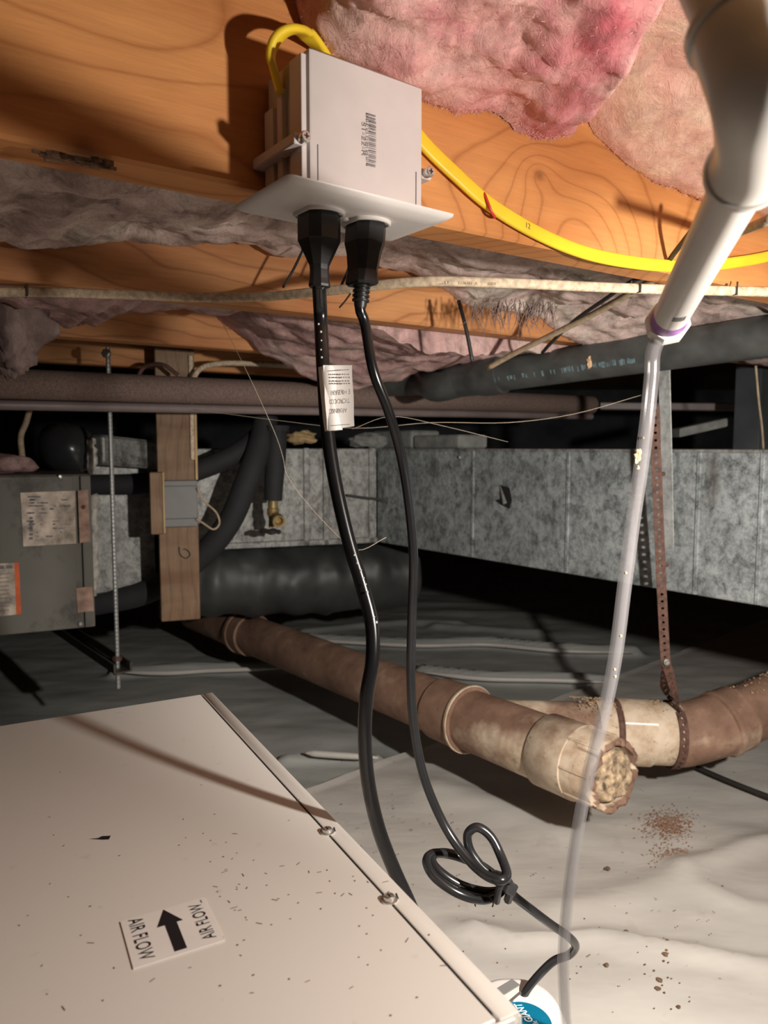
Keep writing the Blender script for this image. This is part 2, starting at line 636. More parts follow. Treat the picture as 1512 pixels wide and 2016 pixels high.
# ------------------------------------------------------------------ structure
FL = 0.0
mb = MB(); mb.box((0.6, 1.9, -0.06), ((1, 0, 0), (0, 1, 0), Z), 4.2, 3.6, 0.04)
tag(mb.build('floor', M['earth']), kind='structure')
mb = MB(); mb.box((0.6, 1.9, CEIL + 0.012), ((1, 0, 0), (0, 1, 0), Z), 4.2, 3.6, 0.012)
M['subfloor'] = wood('subfloor_wood', (0.30, 0.17, 0.08), (0.16, 0.08, 0.04))
tag(mb.build('ceiling', M['subfloor'], rotz=0), kind='structure')
for nm, c, hx, hy in (('wall_back', (0.6, 5.55, 0.54), 4.2, 0.06), ('wall_left', (-3.65, 1.9, 0.54), 0.06, 3.6), ('wall_right', (4.85, 1.9, 0.54), 0.06, 3.6)):
    mb = MB(); mb.box(c, ((1, 0, 0), (0, 1, 0), Z), hx, hy, 0.62)
    tag(mb.build(nm, M['wall']), kind='structure')

# joists
k1 = jl(1, 1062, 345); k2 = jl(1, 1150, 452); k3 = jl(1, 90, 55); k4 = jl(1, 330, 110)
wj1 = wood('joist_fir_front', (0.67, 0.295, 0.098), (0.50, 0.195, 0.058),
           bumps=[(k1[0], k1[1], 0.022, 0.016, 2.2), (k2[0] - 0.005, k2[1] - 0.028, 0.12, 0.075, 8.0), (k3[0], k3[1] + 0.03, 0.11, 0.05, 1.3), (k4[0], k4[1], 0.10, 0.03, 0.6)],
           freq=16, knots=[(k1[0], k1[1], 0.006), (jl(1, 165, 318)[0], 0.004, 0.010)], dirt=0.55, grain=0.4)
wj = wood('joist_fir_back', (0.55, 0.255, 0.100), (0.37, 0.15, 0.055), bumps=[(0.4, 0.08, 0.15, 0.05, 2.0), (-0.5, 0.05, 0.2, 0.05, 2.0)], freq=20, dirt=0.7, grain=0.5)
labels = {1: 'nearest floor joist of orange fir, carrying the white outlet box on its face',
          2: 'second floor joist back, with the old cream cable running along its underside',
          3: 'third floor joist back, half hidden by a hanging lobe of insulation',
          4: 'farthest visible floor joist, just above the brown wrapped pipe'}
for k in (1, 2, 3, 4):
    mb = MB()
    vv = V1 + PITCHJ * (k - 1)
    s_a = -2.2; s_b = 4.2 if k < 3 else jface(k, 1175 if k == 3 else 880, 700).dot(U)
    mb.box(L((s_a + s_b) / 2, vv + 0.019, JB + DEPTH_J / 2), (U, V, Z), (s_b - s_a) / 2, 0.019, DEPTH_J / 2, 0.0025)
    o = mb.build('floor_joist', wj1 if k == 1 else wj, origin=L(0, vv + 0.019, JB), rotz=ANG)
    tag(o, labels[k], 'joist', 'floor joists')

# splintered hollow in the lower edge of joist 1 (torn knot)
mb = MB()
for i in range(26):
    px = 80 + i * 5.4 + random.uniform(-3, 3)
    p = jface(1, px, 306 + (px - 80) * 0.14 + random.uniform(-7, 8)) - V * 0.001
    mb.box(p, (U, V, Z), random.uniform(.002, .006), 0.001, random.uniform(.0008, .002))
tag(mb.build('torn_wood', M['dirt']), 'dark splintered torn-out spot along the lower left edge of nearest joist', 'wood damage', kind='stuff')

# ------------------------------------------------------------------ insulation batts
def batt(name, k, contour, s0w, s1w, depth, mat, label, group, ns=120, nw=60, amp=0.010, seed=0.0, fresh=None, tilt=0.0, top=CEIL - 0.004, fibers=2500, fmat='fiber', drop=0.0, edge=0.03):
    """sagging batt between joists k-1 and k: contour is its lower outline (pixels) where it meets joist k"""
    pts = sorted([(jface(k, *c).dot(U), jface(k, *c).z) for c in contour])
    cs = [p[0] for p in pts]; cz = [p[1] for p in pts]
    vf = V1 + PITCHJ * (k - 1)
    mb = MB()
    rows = []
    fr = []
    for j in range(nw + 1):
        w = depth * (j / nw) ** 1.25
        a = s0w(w); b = s1w(w)
        row = []
        for i in range(ns + 1):
            t = i / ns
            s = a + (b - a) * t
            q = Vector((s * 9 + seed, w * 9, seed * 1.7))
            z = float(np.interp(s, cs, cz))
            zmean = float(np.mean(cz))
            bl = min(1, w / 0.16)
            z = z * (1 - 0.5 * bl) + zmean * 0.5 * bl
            lump = noise.fractal(q, 0.8, 2.1, 5) * amp * 1.3 + noise.noise(q * 0.45) * amp * 1.3
            ridged = abs(noise.noise(Vector((s * 16 + seed, w * 16 + 3, 1.3)))) * amp * 0.8
            z += (lump - ridged) * min(1, 0.25 + w / 0.03) + tilt * w - drop * math.sin(min(1, w / depth) * math.pi)
            if w < 0.02: z += 0.004 * ((0.02 - w) / 0.02) ** 2 + 0.0025 * noise.noise(Vector((s * 160, seed, 0))) * (1 - w / 0.02)
            e = min(t, 1 - t) * abs(b - a)
            if e < edge: z += (top - z) * 0.55 * (1 - e / edge) ** 2.2
            z = min(z, top - 0.002)
            row.append(L(s, vf - 0.0015 - w + 0.004 * noise.noise(q * 3), z))
            fr.append(fresh(s, w) if fresh else 0.0)
        rows.append(row)
    n = ns + 1
    for r in rows: mb.v += r
    for j in range(nw):
        for i in range(ns):
            x = j * n + i
            mb.f.append((x, x + 1, x + n + 1, x + n))
    # skirt up to the subfloor and a lid, so the batt is a solid body
    rim = [i for i in range(n)] + [j * n + n - 1 for j in range(1, nw + 1)] + [nw * n + i for i in range(n - 2, -1, -1)] + [j * n for j in range(nw - 1, 0, -1)]
    base = len(mb.v)
    for q in rim:
        p = mb.v[q].copy(); p.z = top; mb.v.append(p); fr.append(0.0)
    m_ = len(rim)
    for i in range(m_):
        mb.f.append((rim[i], rim[(i + 1) % m_], base + (i + 1) % m_, base + i))
    mb.f.append(tuple(base + i for i in range(m_)))
    o = mb.build(name, mat, smooth=True, auto=70)
    at = o.data.attributes.new('fresh', 'FLOAT', 'POINT')
    at.data.foreach_set('value', fr)
    tag(o, label, 'insulation', group)
    # loose glass fibres, thickest along the joist
    rnd = random.Random(int(seed * 100) + k)
    fb = MB()
    for i in range(fibers):
        if rnd.random() < 0.45:
            j = rnd.randint(0, 5)
        else:
            j = rnd.randint(0, nw - 1)
        p = rows[j][rnd.randint(1, ns - 1)]
        d = Vector((rnd.gauss(0, 1), rnd.gauss(0, 1) - 0.2, rnd.gauss(-0.5, 0.7))).normalized()
        d2 = (d + Vector((rnd.gauss(0, .6), rnd.gauss(0, .6), rnd.gauss(-.2, .6)))).normalized()
        ln = rnd.uniform(0.002, 0.0055)
        wv = d.cross(Vector((rnd.random(), rnd.random(), rnd.random()))).normalized() * 0.00016
        a = p + Vector((0, 0, 0.0006)); b = a + d * ln * 0.5; c = b + d2 * ln * 0.6
        x = len(fb.v)
        fb.v += [a - wv, a + wv, b - wv, b + wv, c]
        fb.f += [(x, x + 1, x + 3, x + 2), (x + 2, x + 3, x + 4)]
    f = fb.build('loose_fibers', M[fmat], o, fix=False)
    # parent has its own origin only (no rotation)
    f['kind'] = 'stuff'
    return o


def lin(w0, a, w1, b):
    return lambda w: a + (b - a) * (w - w0) / (w1 - w0)


def sw(k, px, py, z):
    """(s, w) of a pixel on a horizontal plane z, w measured from joist k towards the camera"""
    p = H(px, py, z)
    return p.dot(U), V1 + PITCHJ * (k - 1) - p.dot(V)


c1 = [(545, -30), (560, 10), (590, 60), (640, 110), (720, 155), (845, 215), (900, 236), (950, 232), (980, 246), (1010, 268), (1060, 283), (1110, 268), (1140, 240)]
sA = jface(1, 548, 0).dot(U); sB = jface(1, 1150, 225).dot(U)
p2 = sw(1, 1345, 40, 0.96)
left2 = sw(1, 540, -30, 1.0)
batt('insulation_batt', 1, c1, lambda w: sA - 0.04 * w, lin(0, sB, p2[1], p2[0]), 0.30, M['pink'],
     'deep pink fiberglass batt bulging down above the white outlet box', 'fiberglass batts between the joists',
     amp=0.012, seed=1.3, fresh=lambda s, w: max(0.0, min(1.0, 1.2 - abs((sB + (p2[0] - sB) * w / p2[1]) - 0.050 - s) / 0.026)) * 0.7 + 0.45 * max(0, 1 - abs(s - jface(1, 900, 180).dot(U)) / 0.05),
     fibers=5000, edge=0.022)
c2 = [(1100, 175), (1138, 222), (1170, 275), (1230, 332), (1300, 372), (1350, 388), (1400, 405), (1470, 420), (1560, 440)]
batt('insulation_batt', 1, c2, lambda w: sB - 0.012 + (p2[0] - sB) * w / p2[1], lambda w: jface(1, 1900, 440).dot(U), 0.30, M['pink_pale'],
     'pale salmon fiberglass batt right of the deep pink one, behind the white pipe', 'fiberglass batts between the joists',
     amp=0.006, seed=4.1, fibers=4000, tilt=0.05, ns=130, edge=0.015)
c3 = [(-200, 470), (0, 470), (60, 492), (120, 503), (165, 500), (250, 487), (330, 492), (400, 481), (483, 466), (532, 473), (585, 486), (665, 486), (700, 500), (750, 520), (797, 543), (876, 578), (905, 600), (940, 612), (1000, 616), (1060, 624), (1100, 660), (1150, 690), (1250, 700), (1350, 690)]
batt('insulation_batt', 2, c3, lambda w: jface(2, -260, 470).dot(U), lambda w: jface(2, 1700, 640).dot(U), 0.355, M['pink_grey'],
     'long dusty grey-pink batt hanging just behind the nearest joist', 'fiberglass batts between the joists',
     amp=0.014, seed=7.7, ns=260, fibers=6000, fmat='fiber_dark')
c4 = [(-100, 640), (60, 640), (95, 640), (115, 652), (135, 632), (158, 652), (178, 612), (240, 603), (330, 598), (410, 605), (432, 640), (482, 672), (520, 700), (570, 728), (610, 748), (690, 764), (760, 752), (850, 735), (950, 712), (1050, 702), (1300, 700)]
batt('insulation_batt', 3, c4, lambda w: jface(3, -140, 640).dot(U), lambda w: jface(3, 1270, 700).dot(U), 0.355, M['pink_mauve'],
     'mauve fiberglass batt sagging in a lobe over the brown pipe', 'fiberglass batts between the joists',
     amp=0.012, seed=11.2, ns=220, fibers=4000, fmat='fiber_dark')

# torn tufts hanging from the second bay in front of joist 2
mb = MB()
rnd = random.Random(3)
for i in range(100):
    px = rnd.choice((940, 965, 985, 1000, 1022, 1045, 1062, 1085)) + rnd.gauss(0, 7)
    top = D(px, rnd.uniform(585, 610), 0.985)
    ln = rnd.uniform(0.012, 0.036)
    a = top; b = a + Vector((rnd.gauss(0, .004), rnd.gauss(0, .003), -ln * .5)); c = b + Vector((rnd.gauss(0, .007), 0, -ln * .6))
    mb.tube(smooth_path([a, b, c], 3), [0.0008, 0.0007, 0.0006, 0.0005, 0.0004, 0.0003, 0.0002], 4, False)
tag(mb.build('torn_fiber_strands', M['fiber_dark'], fix=False), 'ragged dark insulation strands hanging over the second joist right of the plugs', 'insulation', kind='stuff')

# clump hanging at the left edge
mb = MB()
def blob(mb, c, r, sq, seed, nu=28, nv=18):
    base = len(mb.v)
    for i in range(nv + 1):
        th = math.pi * i / nv
        for j in range(nu):
            ph = 2 * math.pi * j / nu
            d = Vector((math.sin(th) * math.cos(ph), math.sin(th) * math.sin(ph), math.cos(th)))
            k = 1 + 0.45 * noise.fractal(d * 1.6 + Vector((seed, 0, 0)), 0.9, 2, 4)
            mb.v.append(Vector(c) + Vector((d.x * sq[0], d.y * sq[1], d.z * sq[2])) * r * k)
    for i in range(nv):
        for j in range(nu):
            a = base + i * nu + j; b = base + i * nu + (j + 1) % nu
            mb.f.append((a, b, b + nu, a + nu))
blob(mb, D(15, 640, 1.0), 0.050, (1.1, 0.8, 1.0), 2.0)
blob(mb, D(28, 700, 1.0), 0.026, (0.9, 0.8, 1.0), 5.0)
blob(mb, D(62, 632, 1.01), 0.016, (1.1, 0.8, 0.9), 8.0)
M['clump'] = insulation_mat('grimy_fiberglass', (0.30, 0.215, 0.20), (0.20, 0.14, 0.13), (0.3, 0.2, 0.2), .8)
o = tag(mb.build('insulation_clump', M['clump'], smooth=True), 'ragged dusty insulation clump dangling at the left over the brown pipe', 'insulation')

# ------------------------------------------------------------------ outlet box, plate, receptacle
pc = (H(462, 403, 0.865) + H(893, 422, 0.865)) / 2
AB = H(893, 422, 0.865) - H(572, 337, 0.865)
BU = Vector((AB.x, AB.y, 0)).normalized()
BU = (BU * 0.6 + U * 0.4).normalized()
BV = Vector((-BU.y, BU.x, 0))
ax = (BU, BV, Z)
PLATE_Z = 0.865
BTOP = H(606, 85, 0.0).z if False else None
near_l = pc - BU * 0.046 - BV * 0.0285
r = ray(606, 86)
BOX_T = CAM_Z + r.z * (near_l.y / r.y)
box = thing('outlet_box', Vector((pc.x, pc.y, PLATE_Z)), 'light grey plastic outlet box with barcode, fixed to the nearest joist', 'outlet box')
bh = (BOX_T - PLATE_Z) / 2
mb = MB(); mb.box(Vector((pc.x, pc.y, PLATE_Z + bh)), ax, 0.046, 0.0275, bh, 0.0022)
mb.build('shell', M['box_pvc'], box, smooth=True, auto=40)
for du, dv, w_, h_ in ((-0.0478, -0.017, 0.0075, 0.0), (-0.0478, 0.004, 0.0035, 0.012), (-0.0478, 0.019, 0.006, 0.02)):
    mb = MB(); zt = BOX_T - 0.004 - h_
    mb.box(Vector((pc.x, pc.y, (zt + PLATE_Z) / 2)) + BU * du + BV * dv, ax, 0.0022, w_, (zt - PLATE_Z) / 2, 0.0008)
    mb.build('rib', M['box_pvc'], box)
for sgn in (-1, 1):
    zc = 0.70 + ray(597, 274).z * (near_l.y / ray(597, 274).y)
    c = Vector((pc.x, pc.y, zc)) + BU * (sgn * 0.0515) + BV * 0.003
    mb = MB(); mb.box(c, ax, 0.0045, 0.0285, 0.0035, 0.0008); mb.build('mounting_ear', M['box_pvc'], box)
    c2_ = Vector((pc.x, pc.y, zc)) + BU * (sgn * 0.0505) - BV * 0.0262
    mb = MB(); mb.lathe(c2_, -BV, [(0, 0.0034), (0.003, 0.0036), (0.0045, 0.0036), (0.0053, 0.003), (0.0055, 0.0012), (0.0045, 0.001)], 16)
    mb.build('screw', M['steel'], box, smooth=True, auto=40)
    mb = MB(); cc = c2_ - BV * 0.0056
    mb.box(cc, ax, 0.0018, 0.0002, 0.0004); mb.box(cc, ax, 0.0004, 0.0002, 0.0018)
    mb.build('screw_slot', M['dark_metal'], box)
    mb = MB()
    q = Vector((pc.x, pc.y, PLATE_Z + 0.013)) + BU * (sgn * 0.040) - BV * 0.0277
    mb.box(q, (BU, BV, Z), 0.00022, 0.0003, 0.013); mb.build('seam', M['ink_grey'], box)
# barcode printed on the face
fc = PL(727, 275, near_l - BV * 0.0002, BV)
mb = MB(); rnd = random.Random(11)
top_p = PL(740, 228, near_l, BV); bot_p = PL(733, 328, near_l, BV)
zz = top_p.z; s0 = (top_p - fc).dot(BU)
while zz > bot_p.z:
    h_ = rnd.choice((0.00035, 0.00035, 0.0007, 0.001))
    s_ = (fc + BU * 0.0030)
    longer = zz > top_p.z - 0.004 or zz < bot_p.z + 0.004
    mb.box(Vector((s_.x, s_.y, zz - h_ / 2)) - BV * 0.0001 - BU * (0.0012 if longer else 0.0), ax, 0.0032 if longer else 0.0024, 0.00012, h_ / 2)
    zz -= h_ + rnd.choice((0.0004, 0.0006, 0.001))
mb.build('barcode', M['ink_grey'], box)
text('S1-22-R', M['ink_grey'], 'lettering', box, PL(715, 240, near_l - BV * 0.0003, BV), -Z, BU, 0.0038, width=0.0215)
text('6 81131 70128 4', M['ink_grey'], 'lettering', box, PL(723, 222, near_l - BV * 0.0003, BV), -Z, BU, 0.0015, width=0.034)
# wall plate facing down
plate = thing('wall_plate', Vector((pc.x, pc.y, PLATE_Z - 0.006)), 'white duplex outlet cover plate facing down under the outlet box', 'wall plate')
HL = AB.length / 2; HW = 0.0390
rings = []
for dz, ins, rr_ in ((0.0, 0.0015, 0.004), (-0.0006, 0.0, 0.004), (-0.0022, 0.0004, 0.004), (-0.0045, 0.004, 0.005), (-0.0062, 0.012, 0.006), (-0.0065, 0.016, 0.006)):
    rings.append([Vector((pc.x, pc.y, PLATE_Z + dz)) + BU * a + BV * b for a, b in round_rect(HL - ins, HW - ins, rr_, 4)])
mb = MB(); mb.loft(rings, True, True)
mb.build('cover', M['white_abs'], plate, smooth=True, auto=50)
for sgn in (-1, 1):
    c = Vector((pc.x, pc.y, PLATE_Z - 0.0062)) + BU * (sgn * 0.0195 - 0.0035) - BV * 0.001
    ring = []
    for q in range(40):
        a = 2 * math.pi * q / 40
        ring.append((max(-0.0145, min(0.0145, 0.0178 * math.cos(a))), 0.0178 * math.sin(a)))
    mb = MB()
    mb.loft([[c + BU * (a * k) + BV * (b * k) + Z * dz for a, b in ring] for dz, k in ((0.002, 1.0), (-0.0022, 1.0), (-0.0028, 0.97), (-0.0028, 0.9), (-0.0016, 0.88))], True, True)
    mb.build('receptacle_face', M['white_abs'], plate, smooth=True, auto=40)
mb = MB(); mb.lathe(Vector((pc.x, pc.y, PLATE_Z - 0.0062)), -Z, [(0, 0.003), (0.001, 0.0032), (0.0016, 0.0024)], 16)
mb.build('screw', M['white_abs'], plate, smooth=True, auto=40)

# ------------------------------------------------------------------ plugs and cords
def octo(c, hx, hy, ch):
    pts = [(hx, hy - ch), (hx - ch, hy), (-hx + ch, hy), (-hx, hy - ch), (-hx, -hy + ch), (-hx + ch, -hy), (hx - ch, -hy), (hx, -hy + ch)]
    return [c + BU * a + BV * b for a, b in pts]


def circ8(c, r):
    out = []
    for a in (22.5, 67.5, 112.5, 157.5, 202.5, 247.5, 292.5, 337.5):
        a = math.radians(a)
        out.append(c + BU * r * math.cos(a) + BV * r * math.sin(a))
    return out


zt = PLATE_Z - 0.0085
cA = Vector((pc.x, pc.y, zt)) - BU * 0.0230 - BV * 0.001
cB = Vector((pc.x, pc.y, zt)) + BU * 0.0160 - BV * 0.001
ZB_ = (Z + Vector((0.075, 0, 0))).normalized()
cord1 = thing('power_cord', cA, 'thick black power cord with warning tag running from left plug to the dehumidifier', 'power cord')
mb = MB()
mb.loft([octo(cA + Z * dz, hx, hy, ch) for dz, hx, hy, ch in ((0.001, .0122, .0132, .006), (-0.003, .0125, .0135, .006), (-.017, .0125, .0135, .006), (-.018, .0122, .0130, .006))] +
        [circ8(cA + Z * dz, rr_) for dz, rr_ in ((-.033, .0070), (-.036, .0066), (-.042, .0068), (-.046, .0076), (-.0475, .0074))], True, True)
mb.build('plug', M['black_plug'], cord1)
zb1 = cA + Z * -0.047
path = [zb1, D(628, 560, zb1.y), D(631, 620, .545), D(636, 720, .538), D(645, 850, .532), D(660, 950, .527), D(685, 1060, .522), D(715, 1160, .517), D(732, 1230, .512), D(733, 1300, .507), D(722, 1370, .506), D(718, 1450, .506), D(725, 1540, .507), D(745, 1630, .511), D(775, 1710, .516), D(806, 1778, .522), D(835, 1850, .530), D(845, 1920, .530)]
e1_ = H(1023, 1990, CAM_Z - .27); e0_ = H(418, 1363, CAM_Z - .27)
e2_ = e1_ + (e0_ - e1_).normalized() * .17; e3_ = Vector(((e0_ - e1_).y, -(e0_ - e1_).x, 0)).normalized()
path += [Vector((e2_.x, e2_.y, .22)) + e3_ * .05, Vector((e2_.x, e2_.y, .20)) + e3_ * .002]
P1 = smooth_path(path, 8)
mb = MB(); mb.tube(P1, 0.0050, 14); mb.build('cord', M['black_rubber'], cord1, smooth=True)
# water beads on the cord
mb = MB(); rnd = random.Random(5)
for px, py, y in [(630, 640, .538), (631, 655, .538), (632, 672, .538), (633, 690, .537), (634, 705, .537)] + [(700 + i * 5, 1090 + i * 14 + rnd.uniform(-4, 4), .514) for i in range(6)] + [(738, 1212, .506), (739, 1222, .506)]:
    mb.ball(D(px + rnd.uniform(-2, 2), py, y) - Vector((0, 0.0045, 0)), rnd.uniform(.0006, .0011), n=6)
M['drop'] = plain('water_drop', (0.8, 0.8, 0.8), 0.1)
o = mb.build('water_beads', M['drop'], cord1, smooth=True); o['kind'] = 'stuff'
# folded warning tag
tagc = [D(644 + (q - 720) * 0.095, q, .530) for q in (722, 760, 800, 848)]
mb = MB(); mb.tube(tagc, [0.0063, 0.0065, 0.0064, 0.0066], 14, False)
tg = mb.build('warning_tag', M['paper'], cord1, smooth=True); tg['label'] = 'white paper warning tag folded round the cord'
mb = MB()
NC, NR = 7, 7
def flagp(i, j, dy=0.0):
    u_ = i / (NC - 1); v_ = j / (NR - 1)
    px = 632 + 4 + v_ * 8 + u_ * (57 - 3 * v_) + 0.7 * math.sin(v_ * 9 + u_ * 3)
    py = 719 + v_ * (128 - 8 * u_)
    return D(px, py, 0.5235 + 0.0025 * math.sin(u_ * 2.6) + 0.001 * math.sin(v_ * 8) + dy)
for layer in (0.0, 0.0012):
    b0 = len(mb.v)
    for j in range(NR):
        for i in range(NC): mb.v.append(flagp(i, j, layer))
    for j in range(NR - 1):
        for i in range(NC - 1):
            a = b0 + j * NC + i
            mb.f.append((a, a + 1, a + NC + 1, a + NC))
mb.build('tag_flap', M['paper'], tg, smooth=True, fix=False)
fx = (flagp(6, 3) - flagp(2, 3)).normalized(); fz = (flagp(4, 0) - flagp(4, 6)).normalized()
for s_, px, py, wd, ht in (('ARNING', 683, 803, 0.0110, 0.0032), ('TICAL CO', 688, 784, 0.0130, 0.0032), ('E HAZAR', 689, 766.5, 0.0125, 0.0032)):
    text(s_, M['ink_grey'], 'lettering', tg, D(px, py, 0.5225), -fx, -fz, ht, width=wd, depth=0.0004)
mb = MB(); rnd = random.Random(2)
for py in (752, 763, 771, 777):
    py = {752: 752, 763: 757, 771: 745, 777: 739}[py]
    x = 653
    while x < 688:
        w_ = rnd.uniform(1.5, 5)
        mb.box(D(x + w_ / 2, py - 2, 0.5221), (fx, fx.cross(fz), fz), w_ / 2 * 0.00034, 0.0001, 0.0004)
        x += w_ + 1.5
for py, xa, xb in ((729, 649, 688), (836.5, 656, 689)):
    mb.box(D((xa + xb) / 2, py, 0.5220), (fx, fx.cross(fz), fz), (xb - xa) / 2 * 0.00034, 0.0001, 0.0002)
o = mb.build('fine_print', M['ink_grey'], tg); o['kind'] = 'stuff'

cord2 = thing('power_cord', cB, 'thinner black power cord from the right plug, coiled and tied near the pump', 'power cord')
mb = MB()
prof = [(0.001, .0118, .0132, .006), (-.003, .0122, .0136, .006), (-.0125, .0122, .0136, .006), (-.020, .0105, .0120, .0055), (-.032, .0085, .0105, .004), (-.040, .0088, .0112, .003), (-.0415, .0078, .0100, .003)]
mb.loft([octo(cB + ZB_ * d, a, b, c) for d, a, b, c in prof], True, True)
mb.build('plug', M['black_plug'], cord2)
for i in range(4):
    mb = MB(); mb.lathe(cB - ZB_ * (0.0415 + i * 0.0032), -ZB_, [(0, .0058), (.0003, .0062), (.0017, .0062), (.0020, .0058)], 16)
    mb.build('strain_relief_rib', M['black_plug'], cord2, smooth=True, auto=40)
mb = MB(); mb.lathe(cB - ZB_ * 0.041, -ZB_, [(0, .0048), (.014, .0046), (.0165, .0040)], 16)
mb.build('strain_relief', M['black_plug'], cord2, smooth=True, auto=40)
e2 = cB - ZB_ * 0.058
path = [cB - ZB_ * 0.045, e2, D(719, 640, e2.y + .003), D(735, 730, .550), D(765, 810, .560), D(790, 900, .575), D(806, 1000, .583), D(814, 1100, .59), D(811, 1220, .60), D(809, 1330, .605), D(815, 1430, .605), D(835, 1530, .60), D(875, 1625, .595), D(920, 1690, .582), D(955, 1722, .568), D(985, 1733, .560), D(998, 1722, .568),
        D(986, 1685, .586), D(966, 1647, .594), D(940, 1629, .597), D(921, 1643, .597), D(925, 1673, .594), D(945, 1703, .590), D(972, 1728, .588), D(990, 1750, .590),
        D(955, 1771, .580), D(905, 1760, .574), D(858, 1729, .580), D(840, 1698, .592), D(852, 1681, .604), D(890, 1683, .612), D(935, 1700, .610), D(975, 1725, .604), D(996, 1748, .598),
        D(960, 1756, .590), D(908, 1743, .586), D(866, 1716, .590), D(850, 1692, .600), D(866, 1679, .612), D(905, 1685, .620), D(950, 1706, .616), D(988, 1736, .606),
        D(1010, 1762, .602), D(1045, 1790, .61), D(1085, 1820, .625), D(1118, 1843, .64), D(1133, 1862, .655), D(1120, 1880, .665), D(1092, 1891, .668), D(1068, 1912, .668), D(1042, 1942, .668), D(1030, 1962, .668)]
P2 = smooth_path(path, 8)
mb = MB(); mb.tube(P2, 0.0038, 12); mb.build('cord', M['black_rubber'], cord2, smooth=True)
kc = D(985, 1745, .585)
mb = MB()
mb.tube(smooth_path([D(968, 1722, .578), D(990, 1735, .572), D(1004, 1752, .576), D(1000, 1772, .584)], 5), 0.0036, 8)
mb.tube(smooth_path([D(978, 1775, .574), D(982, 1752, .566), D(992, 1728, .566)], 5), 0.0028, 8)
mb.box(D(1000, 1746, .572), ((BU * .8 - Z * .6).normalized(), BV, (Z * .8 + BU * .6).normalized()), .0062, .005, .0048, 0.001)
mb.tube(smooth_path([D(975, 1718, .575), D(998, 1728, .566), D(1012, 1750, .572)], 5), 0.0022, 6)
tie = mb.build('twist_tie', M['black_plug'], cord2); tie['label'] = 'black twist tie holding the coil'
mb = MB(); pts = [D(953 + 18 * math.cos(a), 1779 + 15 * math.sin(a), .578) for a in [math.radians(q) for q in range(-200, 30, 15)]]
mb.tube(pts, 0.0006, 6); mb.build('tie_tail', M['black_plug'], tie)

# ------------------------------------------------------------------ yellow cable with its red staple
jf = lambda px, py, off: PL(px, py, V * (V1 - off), V)
path = [D(552, 185, .512), D(541, 145, .512), D(533, 110, .510), D(545, 76, .509), D(575, 59, .516), D(604, 68, .536)]
path2 = [jf(660, 125, .004), jf(760, 200, .004), jf(800, 240, .004), jf(842, 290, .005), jf(900, 346, .006), jf(968, 405, .006), jf(1060, 460, .006), jf(1150, 497, .006), jf(1240, 516, .006), jf(1330, 524, .006), jf(1420, 520, .006), jf(1512, 505, .006), jf(1600, 480, .006)]
PY = smooth_path(path + path2, 8)
yc = thing('yellow_cable', PY[60], 'flat yellow electrical cable sagging along the nearest joist from the outlet box', 'cable')
cy_ = D(578, 122, .515)
nr_l = [((p - cy_) - Vector((0, (p - cy_).y, 0))).normalized() if i < 40 else ((p - cy_).normalized().lerp(-V, min(1, (i - 40) / 14))).normalized() for i, p in enumerate(PY)]
mb = MB(); mb.tube(PY, 1.0, flat=(0.0060, 0.0026, nr_l)); mb.build('jacket', M['yellow'], yc, smooth=True, auto=60)
mb = MB()
mb.tube(smooth_path([jf(948, 380, .001), jf(953, 381, .008), jf(961, 400, .0105), jf(968, 418, .0105), jf(974, 427, .008), jf(972, 428, .001)], 6), 0.0012, 8)
st = mb.build('cable_staple', M['red'], None, smooth=True)
tag(st, 'red insulated staple over the yellow cable right of the outlet box', 'staple')
text('12', M['ink_brown'], 'lettering', yc, jf(1036, 448, 0.0088), (jf(1100, 478, 0) - jf(1036, 448, 0)), Z, 0.0045)

# ------------------------------------------------------------------ white cable under the joists
ch = JB - 0.008
cp = [H(-60, 574, ch), H(0, 575, ch), H(60, 575, ch), H(150, 577, ch), H(270, 581, ch), H(400, 586, ch), H(520, 584, ch), H(600, 577, ch), H(690, 568, ch), H(770, 559, ch), H(850, 554, ch), H(930, 555, ch), H(1040, 559, ch), H(1150, 564, ch), H(1250, 568, ch), H(1350, 571, ch), H(1440, 573, ch), H(1600, 577, ch)]
PN = smooth_path(cp, 8)
nm = thing('cream_cable', cp[7], 'dusty cream cable with faded print stapled under the joists', 'cable')
mb = MB(); mb.tube(PN, 1.0, flat=(0.0052, 0.0034, -V)); mb.build('jacket', M['nm_white'], nm, smooth=True, auto=60)
words_ = [('CULT', 385), ('E106181', 420), ('A', 470), ('600 V', 488), ('N', 520), ('TYPE', 545), ('NM-B', 575), ('CABLE', 603), ('SHEATHED', 650), ('METAL', 690), ('CULT', 860), ('E106181', 890), ('A', 930), ('600V', 945)]
for w_, px in words_:
    i = min(range(len(PN)), key=lambda q: abs((PN[q] - ORG).x / max(.01, (PN[q]).y) * 1480 + 756 - px))
    t_ = (PN[i + 1] - PN[i - 1]).normalized()
    text(w_, M['ink_brown'], 'lettering', nm, PN[i] - V * 0.0038 - Z * 0.0035, t_, Z, 0.0030)
for px, py in ((52, 575), (1252, 568), (1441, 573)):
    p = H(px, py, ch)
    mb = MB(); mb.tube([p + Z * 0.009 - V * .006, p - Z * 0.0045 - V * .006, p - Z * 0.0048 + V * .006, p + Z * 0.009 + V * .006], 0.0010, 6)
    o = mb.build('cable_staple', M['dark_metal'])
    tag(o, {52: 'dark staple on the cream cable at the far left', 1252: 'dark staple on the cream cable left of the white pipe', 1441: 'dark staple on the cream cable right of the white pipe'}[px], 'staple', 'dark cable staples')

